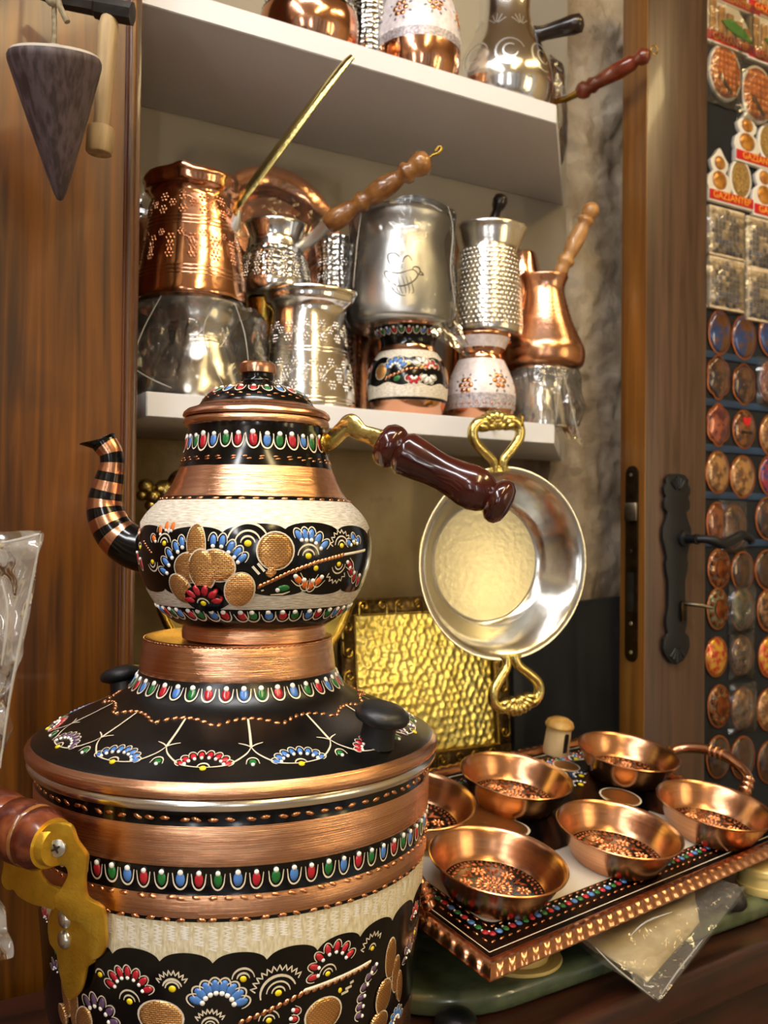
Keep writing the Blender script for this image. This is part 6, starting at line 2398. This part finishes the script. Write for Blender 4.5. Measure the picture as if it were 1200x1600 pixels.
def make_bowl(seed):
    rnd = random.Random(seed)
    root = thing('copper_bowl', (0, 0, 0), 'x', 'bowl', 'copper bowls on the painted tray')
    b_ = lathe('body', bowl_prof, ['copper_bowl', 'enamel_black'], root, lambda z, i: 1 if i >= 17 else 0, seg=96)
    d = Deco(Flat(), ['copper_fleck'])
    d.blob((0, 0), 0, 0, 0.003, 0.003, 0, 'copper_fleck', 0.0052, dome=0.001, n=12)
    for j in range(14):
        a = 2 * pi * j / 14
        d.blob((0, 0), 0.00713 * cos(a), 0.00713 * sin(a), 0.0034, 0.0013, a, 'copper_fleck', 0.0052, dome=0.0011, n=8)
    for j in range(20):
        a = 2 * pi * (j + 0.5) / 20
        d.blob((0, 0), 0.01318 * cos(a), 0.01318 * sin(a), 0.0030, 0.0015, a + 0.3, 'copper_fleck', 0.0052, dome=0.0011, n=8)
    for j in range(6):
        a = 2 * pi * j / 6 + 0.3
        cx, cy = 0.02322 * cos(a), 0.02322 * sin(a)
        for q in range(7):
            b2 = 2 * pi * q / 7
            d.blob((0, 0), cx + 0.0042 * cos(b2), cy + 0.0042 * sin(b2), 0.0024, 0.0014, b2, 'copper_fleck' if j % 2 else 'copper_fleck', 0.0052, dome=0.0012, n=7)
        d.blob((0, 0), cx, cy, 0.0017, 0.0017, 0, 'copper_fleck', 0.0053, dome=0.0014, n=7)
        a2 = a + pi / 6
        for q in (-1, 0, 1):
            d.blob((0, 0), (0.02214 + 0.003 * abs(q)) * cos(a2 + q * 0.13), (0.02214 + 0.003 * abs(q)) * sin(a2 + q * 0.13), 0.0042, 0.0014, a2 + q * 0.5, 'copper_old', 0.0052, dome=0.0011, n=7)
    for j in range(34):
        a = 2 * pi * j / 34
        d.blob((0, 0), 0.03348 * cos(a), 0.03348 * sin(a), 0.0025, 0.0016, a + 1.1, 'copper_old', 0.0052, dome=0.0011, n=7)
    for j in range(60):
        a = 2 * pi * j / 60
        d.blob((0, 0), 0.03780 * cos(a), 0.03780 * sin(a), 0.0012, 0.0008, a, 'copper_old', 0.0052, dome=0.0007, n=6)
    d.build('embossed_flowers', root)
    return root


def copy_thing(src):
    c = src.copy()
    COL.objects.link(c)
    for ch in src.children:
        e_ = ch.copy()
        COL.objects.link(e_)
        e_.parent = c
        e_.matrix_parent_inverse = ch.matrix_parent_inverse.copy()
        for g in ch.children:
            f_ = g.copy()
            COL.objects.link(f_)
            f_.parent = e_
            f_.matrix_parent_inverse = g.matrix_parent_inverse.copy()
    return c


bowl0 = make_bowl(1)


def tray_uv(px, py, hgt):
    """tray coordinates of the point at hgt above the plate seen at a pixel"""
    inv = TM.inverted()
    o_ = inv @ Vector((0, 0, CAMZ))
    dv = inv.to_3x3() @ ray(px, py)
    return o_ + dv * ((hgt - o_.z) / dv.z)


BW = [(779, 1341, 'copper bowl nearest the viewer on the tray, left front'), (968, 1292, 'copper bowl in the middle of the front row on the tray'),
      (1117, 1255, 'copper bowl at the right end of the front row, cut by the picture edge'), (650, 1245, 'copper bowl half hidden by the big pot, left back of the tray'),
      (807, 1209, 'copper bowl in the middle of the back row on the tray'), (982, 1172, 'copper bowl at the far right of the back row beside the tray handle')]
for i, (px, py, lab) in enumerate(BW):
    o = bowl0 if i == 0 else copy_thing(bowl0)
    q = tray_uv(px, py, 0.0310)
    M_ = TM @ Matrix.Translation((q.x, q.y, 0.0022)) @ Matrix.Rotation(i * 1.1, 4, 'Z')
    if i == 3:
        M_ = M_ @ Matrix.Rotation(radians(4), 4, 'Y')
    o.matrix_world = M_
    o['label'] = lab

# cream ceramic shaker standing at the back of the tray
q = tray_uv(868, 1176, 0.001)
cp = thing('ceramic_shaker', TM @ Vector((q.x, q.y, 0.0008)), 'cream ceramic shaker with brown domed top and dark slot behind the bowls', 'shaker', None, (TT * 0.98, 0, TA))
kq = (TM @ q).y / FPX
zt = 57 * kq
lathe('body', [(0, 0), (20 * kq, 0), (20.5 * kq, 0.002), (19.5 * kq, zt * 0.4), (19 * kq, zt * 0.72), (19 * kq, zt * 0.74)], ['cream_ceramic'], cp, seg=36)
lathe('domed_top', [(17 * kq, zt * 0.735), (21.5 * kq, zt * 0.745), (22.5 * kq, zt * 0.80), (20 * kq, zt * 0.90), (14 * kq, zt * 0.97), (6 * kq, zt), (0, zt)], ['ceramic_brown'], cp, seg=36)
prism('slot', [(-3.6 * kq, -15 * kq), (3.6 * kq, -15 * kq), (3.6 * kq, 12 * kq), (2.2 * kq, 15 * kq), (-2.2 * kq, 15 * kq), (-3.6 * kq, 12 * kq)], 0.002, 'iron', cp, (-3.5 * kq, -18.2 * kq, zt * 0.40), rot=(pi / 2, 0, -0.19))

# what props the tray up
def under(u_, v_, drop=0.0):
    return TM @ Vector((u_, v_, -0.002 - drop))


pr = under(0.085, 0.055)
rp = thing('plastic_reel', (pr.x + 0.004, pr.y + 0.0, zS), 'cream plastic reel with flange lying under the near tray corner', 'reel')
hh_ = pr.z - zS - 0.001
lathe('flange', [(0, 0), (0.040, 0), (0.0405, 0.0015), (0.0395, 0.003), (0.034, 0.003), (0.033, 0.002), (0, 0.002)], 'cream_plastic', rp, seg=40)
lathe('core', [(0.028, 0.002), (0.0275, 0.007), (0.020, 0.010), (0.018, hh_ - 0.001), (0.0, hh_)], 'cream_plastic', rp, seg=32)
pr = under(0.35, 0.215)
for (u_, v_, lab) in ((0.13, 0.20, 'stacked dark wooden block under the back left of the tray'), (0.34, 0.20, 'stacked dark wooden block under the back right of the tray')):
    pr = under(u_, v_)
    bk = thing('wooden_block', (pr.x, pr.y, zC + (0.0 if True else 0)), lab, 'block', 'blocks propping the tray', (0, 0, TA))
    hb = pr.z - zC - 0.012
    onslab = 0.0222
    bk.location.z = zC + onslab
    box('lower_block', (0, 0, (hb - onslab) * 0.25), (0.09, 0.05, (hb - onslab) * 0.5 - 0.0004), 'wood_dark', bk, bevel=0.003)
    box('upper_block', (0, 0, (hb - onslab) * 0.75), (0.08, 0.045, (hb - onslab) * 0.5 - 0.0004), 'wood_dark', bk, bevel=0.003)
# cream round tin peeping out on the right
pr = plane_pt(1186, 1395, zS)
ct = thing('round_tin', (pr.x + 0.012, pr.y + 0.012, zS), 'cream round tin at the right edge below the tray', 'tin')
lathe('tin_body', [(0, 0), (0.030, 0), (0.031, 0.002), (0.031, 0.008), (0.029, 0.009), (0.029, 0.020), (0.0305, 0.0205), (0.0305, 0.026), (0.0285, 0.028), (0, 0.028)], ['cream_plastic'], ct, seg=40)

# clear bag of pale sheets drooping off the slab
bgc = [P(895, 1466, 0.832), P(1030, 1565, 0.792), P(1162, 1395, 0.918), P(1110, 1372, 0.955)]
bg = thing('plastic_bag', plane_pt(1000, 1480, zS), 'clear plastic bag with cream sheets drooping from under the tray', 'bag')
lo_ = Vector(bg.location)
a_, b_c, c_c, e_c = [Vector(x) for x in bgc]
upv = Vector((0, -0.3, 1)).normalized()
sheet('bag_front', [a_ + upv * 0.006, b_c, c_c + upv * 0.004, e_c + upv * 0.006], 14, 12, 'film_hazy', bg, 0.006, 1.7, lo_)
sheet('bag_back', [a_ - upv * 0.004, b_c - upv * 0.0015, c_c - upv * 0.003, e_c - upv * 0.003], 10, 10, 'film', bg, 0.002, 6.1, lo_)


def lerp4(s_, t_2):
    return a_ * (1 - s_) * (1 - t_2) + b_c * s_ * (1 - t_2) + c_c * s_ * t_2 + e_c * (1 - s_) * t_2


sh = sheet('folded_sheets', [lerp4(0.03, 0.05), lerp4(0.80, 0.06), lerp4(0.72, 0.62), lerp4(0.03, 0.85)], 12, 10, 'parchment', bg, 0.002, 8.8, lo_)
md = sh.modifiers.new('thick', 'SOLIDIFY')
md.thickness = 0.003
# dark rounded foot beside the bag
pf = plane_pt(1135, 1428, zS)
fb = thing('rubber_foot', (pf.x + 0.01, pf.y + 0.02, zS), 'dark rubber foot on the slab beside the plastic bag', 'foot')
lathe('foot_body', [(0, 0), (0.016, 0), (0.018, 0.003), (0.017, 0.012), (0.013, 0.018), (0, 0.0195)], 'plastic_black', fb, seg=30)

# black knob of something standing on the counter, cut by the bottom edge
pk = plane_pt(712, 1604, zC)
bk = thing('black_knob', (pk.x, pk.y - 0.005, zC), 'black domed knob at the bottom edge beside the big pot', 'knob')
lathe('dome', [(0, 0), (0.017, 0), (0.0185, 0.003), (0.0175, 0.009), (0.013, 0.0135), (0.006, 0.0155), (0, 0.016)], 'plastic_black', bk, seg=36)

# ================================================================== LEFT: BAG, PLUMB BOB, HAMMER
bagl = thing('plastic_bag', plane_pt(-40, 1600, zC), 'tall clear plastic bag standing at the left picture edge', 'bag')
lo_ = Vector(bagl.location)
lo_.z = zC
bagl.location = lo_
Yb = 0.50
sheet('bag_wall', [P(-150, 838, Yb + 0.02), P(66, 832, Yb), P(-6, 1225, Yb - 0.01), P(-150, 1225, Yb + 0.01)], 40, 56, 'film_milky', bagl, 0.006, 4.1, lo_)
sheet('bag_fold', [P(-150, 832, Yb + 0.012), P(62, 828, Yb - 0.006), P(58, 868, Yb - 0.008), P(-150, 905, Yb)], 14, 4, 'film_milky', bagl, 0.004, 6.4, lo_)
sheet('bag_lower', [P(-150, 1215, Yb + 0.01), P(-40, 1215, Yb - 0.01), P(20, 1496, Yb - 0.02), P(-150, 1540, Yb)], 30, 44, 'film_milky', bagl, 0.006, 7.4, lo_)
sheet('bag_back', [P(-150, 835, Yb + 0.06), P(60, 838, Yb + 0.01), P(-14, 1240, Yb + 0.005), P(-150, 1640, Yb + 0.05)], 10, 16, 'film_soft', bagl, 0.006, 9.4, lo_)

# wooden plumb bob on a cord
Yp = 0.775
pt, pbm = P(97, 88, Yp), P(94, 314, Yp + 0.012)
kb = Yp / FPX * 0.95
bob = thing('plumb_bob', pbm, 'dark cone shaped wooden plumb bob hanging from a cord on the left panel', 'plumb bob')
q = Vector((0, 0, 1)).rotation_difference((pt - pbm).normalized())
bob.rotation_mode = 'QUATERNION'
bob.rotation_quaternion = Matrix.Rotation(radians(9), 3, 'X').to_quaternion() @ q
Hb = (pt - pbm).length
lathe('cone', [(0, 0), (5 * kb, 0.001), (10 * kb, 0.006), (22 * kb, Hb * 0.20), (46 * kb, Hb * 0.52), (66 * kb, Hb * 0.80), (73 * kb, Hb * 0.90), (73.5 * kb, Hb * 0.93), (71 * kb, Hb * 0.955)], 'bob_wood', bob, seg=56)
lathe('cap', [(71 * kb, Hb * 0.954), (67 * kb, Hb * 0.975), (40 * kb, Hb * 0.992), (10 * kb, Hb * 1.0), (9 * kb, Hb * 1.03), (0, Hb * 1.035)], 'bob_cap', bob, seg=40)
tiv = (Matrix.Translation(pbm) @ bob.rotation_quaternion.to_matrix().to_4x4()).inverted()
top_w = (Matrix.Translation(pbm) @ bob.rotation_quaternion.to_matrix().to_4x4()) @ Vector((0, 0, Hb * 1.03))
cord = [top_w, top_w + Vector((0, 0, 0.016)), top_w + Vector((-0.001, 0.002, 0.034)), top_w + Vector((0, 0.004, 0.09)), top_w + Vector((0.0, 0.01, 0.20))]
tube('cord', [tiv @ Vector(p) for p in spline([tuple(p) for p in cord], 5)], 0.0022, 'rope', bob, seg=8)
kn = cord[2]
tube('cord_knot', [tiv @ Vector(p) for p in spline([tuple(kn + Vector((0.004 * cos(a), -0.003, 0.004 * sin(a) + 0.003))) for a in (0, 1.2, 2.4, 3.6, 4.8, 6.0)] + [tuple(kn + Vector((0.006, -0.003, -0.004))), tuple(kn + Vector((0.012, -0.003, -0.016)))], 5)], 0.0026, 'rope', bob, seg=8)
nail = thing('nail', top_w + Vector((0, 0.006, 0.20)), 'iron nail in the left panel holding the cord', 'nail')
tube('nail_shank', [(0, -0.01, 0), (0, 0.10, 0)], 0.002, 'iron', nail, seg=8)

# hammer with pale handle hanging head up
Yh2 = 0.812
hb_ = P(155, 240, Yh2)
ht = P(172, 10, Yh2)
ham = thing('hammer', hb_, 'old hammer with pale wooden handle hanging behind the plumb bob', 'hammer')
kh = Yh2 / FPX
ax = (ht - hb_)
o = turned('wooden_handle', (0, 0, 0), ax, [(0, 0), (0, 19 * kh), (0.01, 21 * kh), (0.16, 21.5 * kh), (0.175, 20 * kh), (0.185, 12 * kh), (0.4, 12.5 * kh), (0.7, 15 * kh), (0.85, 16 * kh), (0.92, 13 * kh), (1, 12 * kh), (1, 0)], 'wood_handle', ham, seg=24)
hd = [P(60, -12, Yh2 + 0.0) - hb_, P(100, 2, Yh2) - hb_, P(148, 10, Yh2) - hb_, P(152, 12, Yh2) - hb_, P(207, 22, Yh2) - hb_]
hpts = [hd[0], hd[1], hd[2], hd[3], hd[4]]
o = tube('iron_head', hpts, [10 * kh, 13 * kh, 15 * kh, 18 * kh, 18 * kh], 'iron', ham, seg=8, sharp=30)

# ------------------------------------------------------------------ bright fold lines in the plastic
film_mat('film_crease', 0.5, '#ffffff', 10, 0.2, 1.3)


def creases(parent, Y, lines, r=0.0008):
    o_ = Vector(parent.location)
    for ln in lines:
        pts = spline([tuple(P(x, y, Y) - o_) for x, y in ln], 4)
        n_ = len(pts)
        tube('film_fold', pts, [r * (0.35 + 0.65 * sin(pi * (i + 0.5) / n_)) for i in range(n_)], 'film_crease', parent, seg=6)


pots = {o['label']: o for o in S.objects if o.get('label')}
b1 = pots['plain silver pot in a clear bag at the left end of the lower shelf']
creases(b1, b1.location.y - 0.082, [[(334, 478), (318, 512), (326, 552), (348, 600)], [(366, 472), (382, 520), (389, 572)], [(252, 462), (226, 510), (206, 560), (204, 572)], [(206, 574), (236, 592), (268, 606)]])
b2 = pots['large matte silver pot with an engraved bird, bagged, on the black jug']
creases(b2, b2.location.y - 0.066, [[(700, 322), (708, 360), (704, 420), (712, 480)], [(566, 322), (558, 380), (552, 450)], [(690, 330), (672, 320), (640, 314)]])
b3 = pots['silver cup in a crumpled clear bag at the right end of the lower shelf']
creases(b3, b3.location.y - 0.052, [[(866, 578), (872, 610), (868, 660)], [(880, 582), (892, 630), (905, 688)], [(836, 592), (846, 620), (838, 650)]])
creases(bg, 0.80, [[(930, 1480), (962, 1512), (1022, 1560)], [(1028, 1562), (1060, 1516), (1098, 1468)], [(985, 1462), (1010, 1440), (1050, 1425)]])
creases(bagl, 0.486, [[(64, 834), (52, 900), (30, 1010), (12, 1110), (0, 1200)], [(2, 848), (34, 842), (62, 834)], [(2, 905), (12, 960), (2, 1040)]])
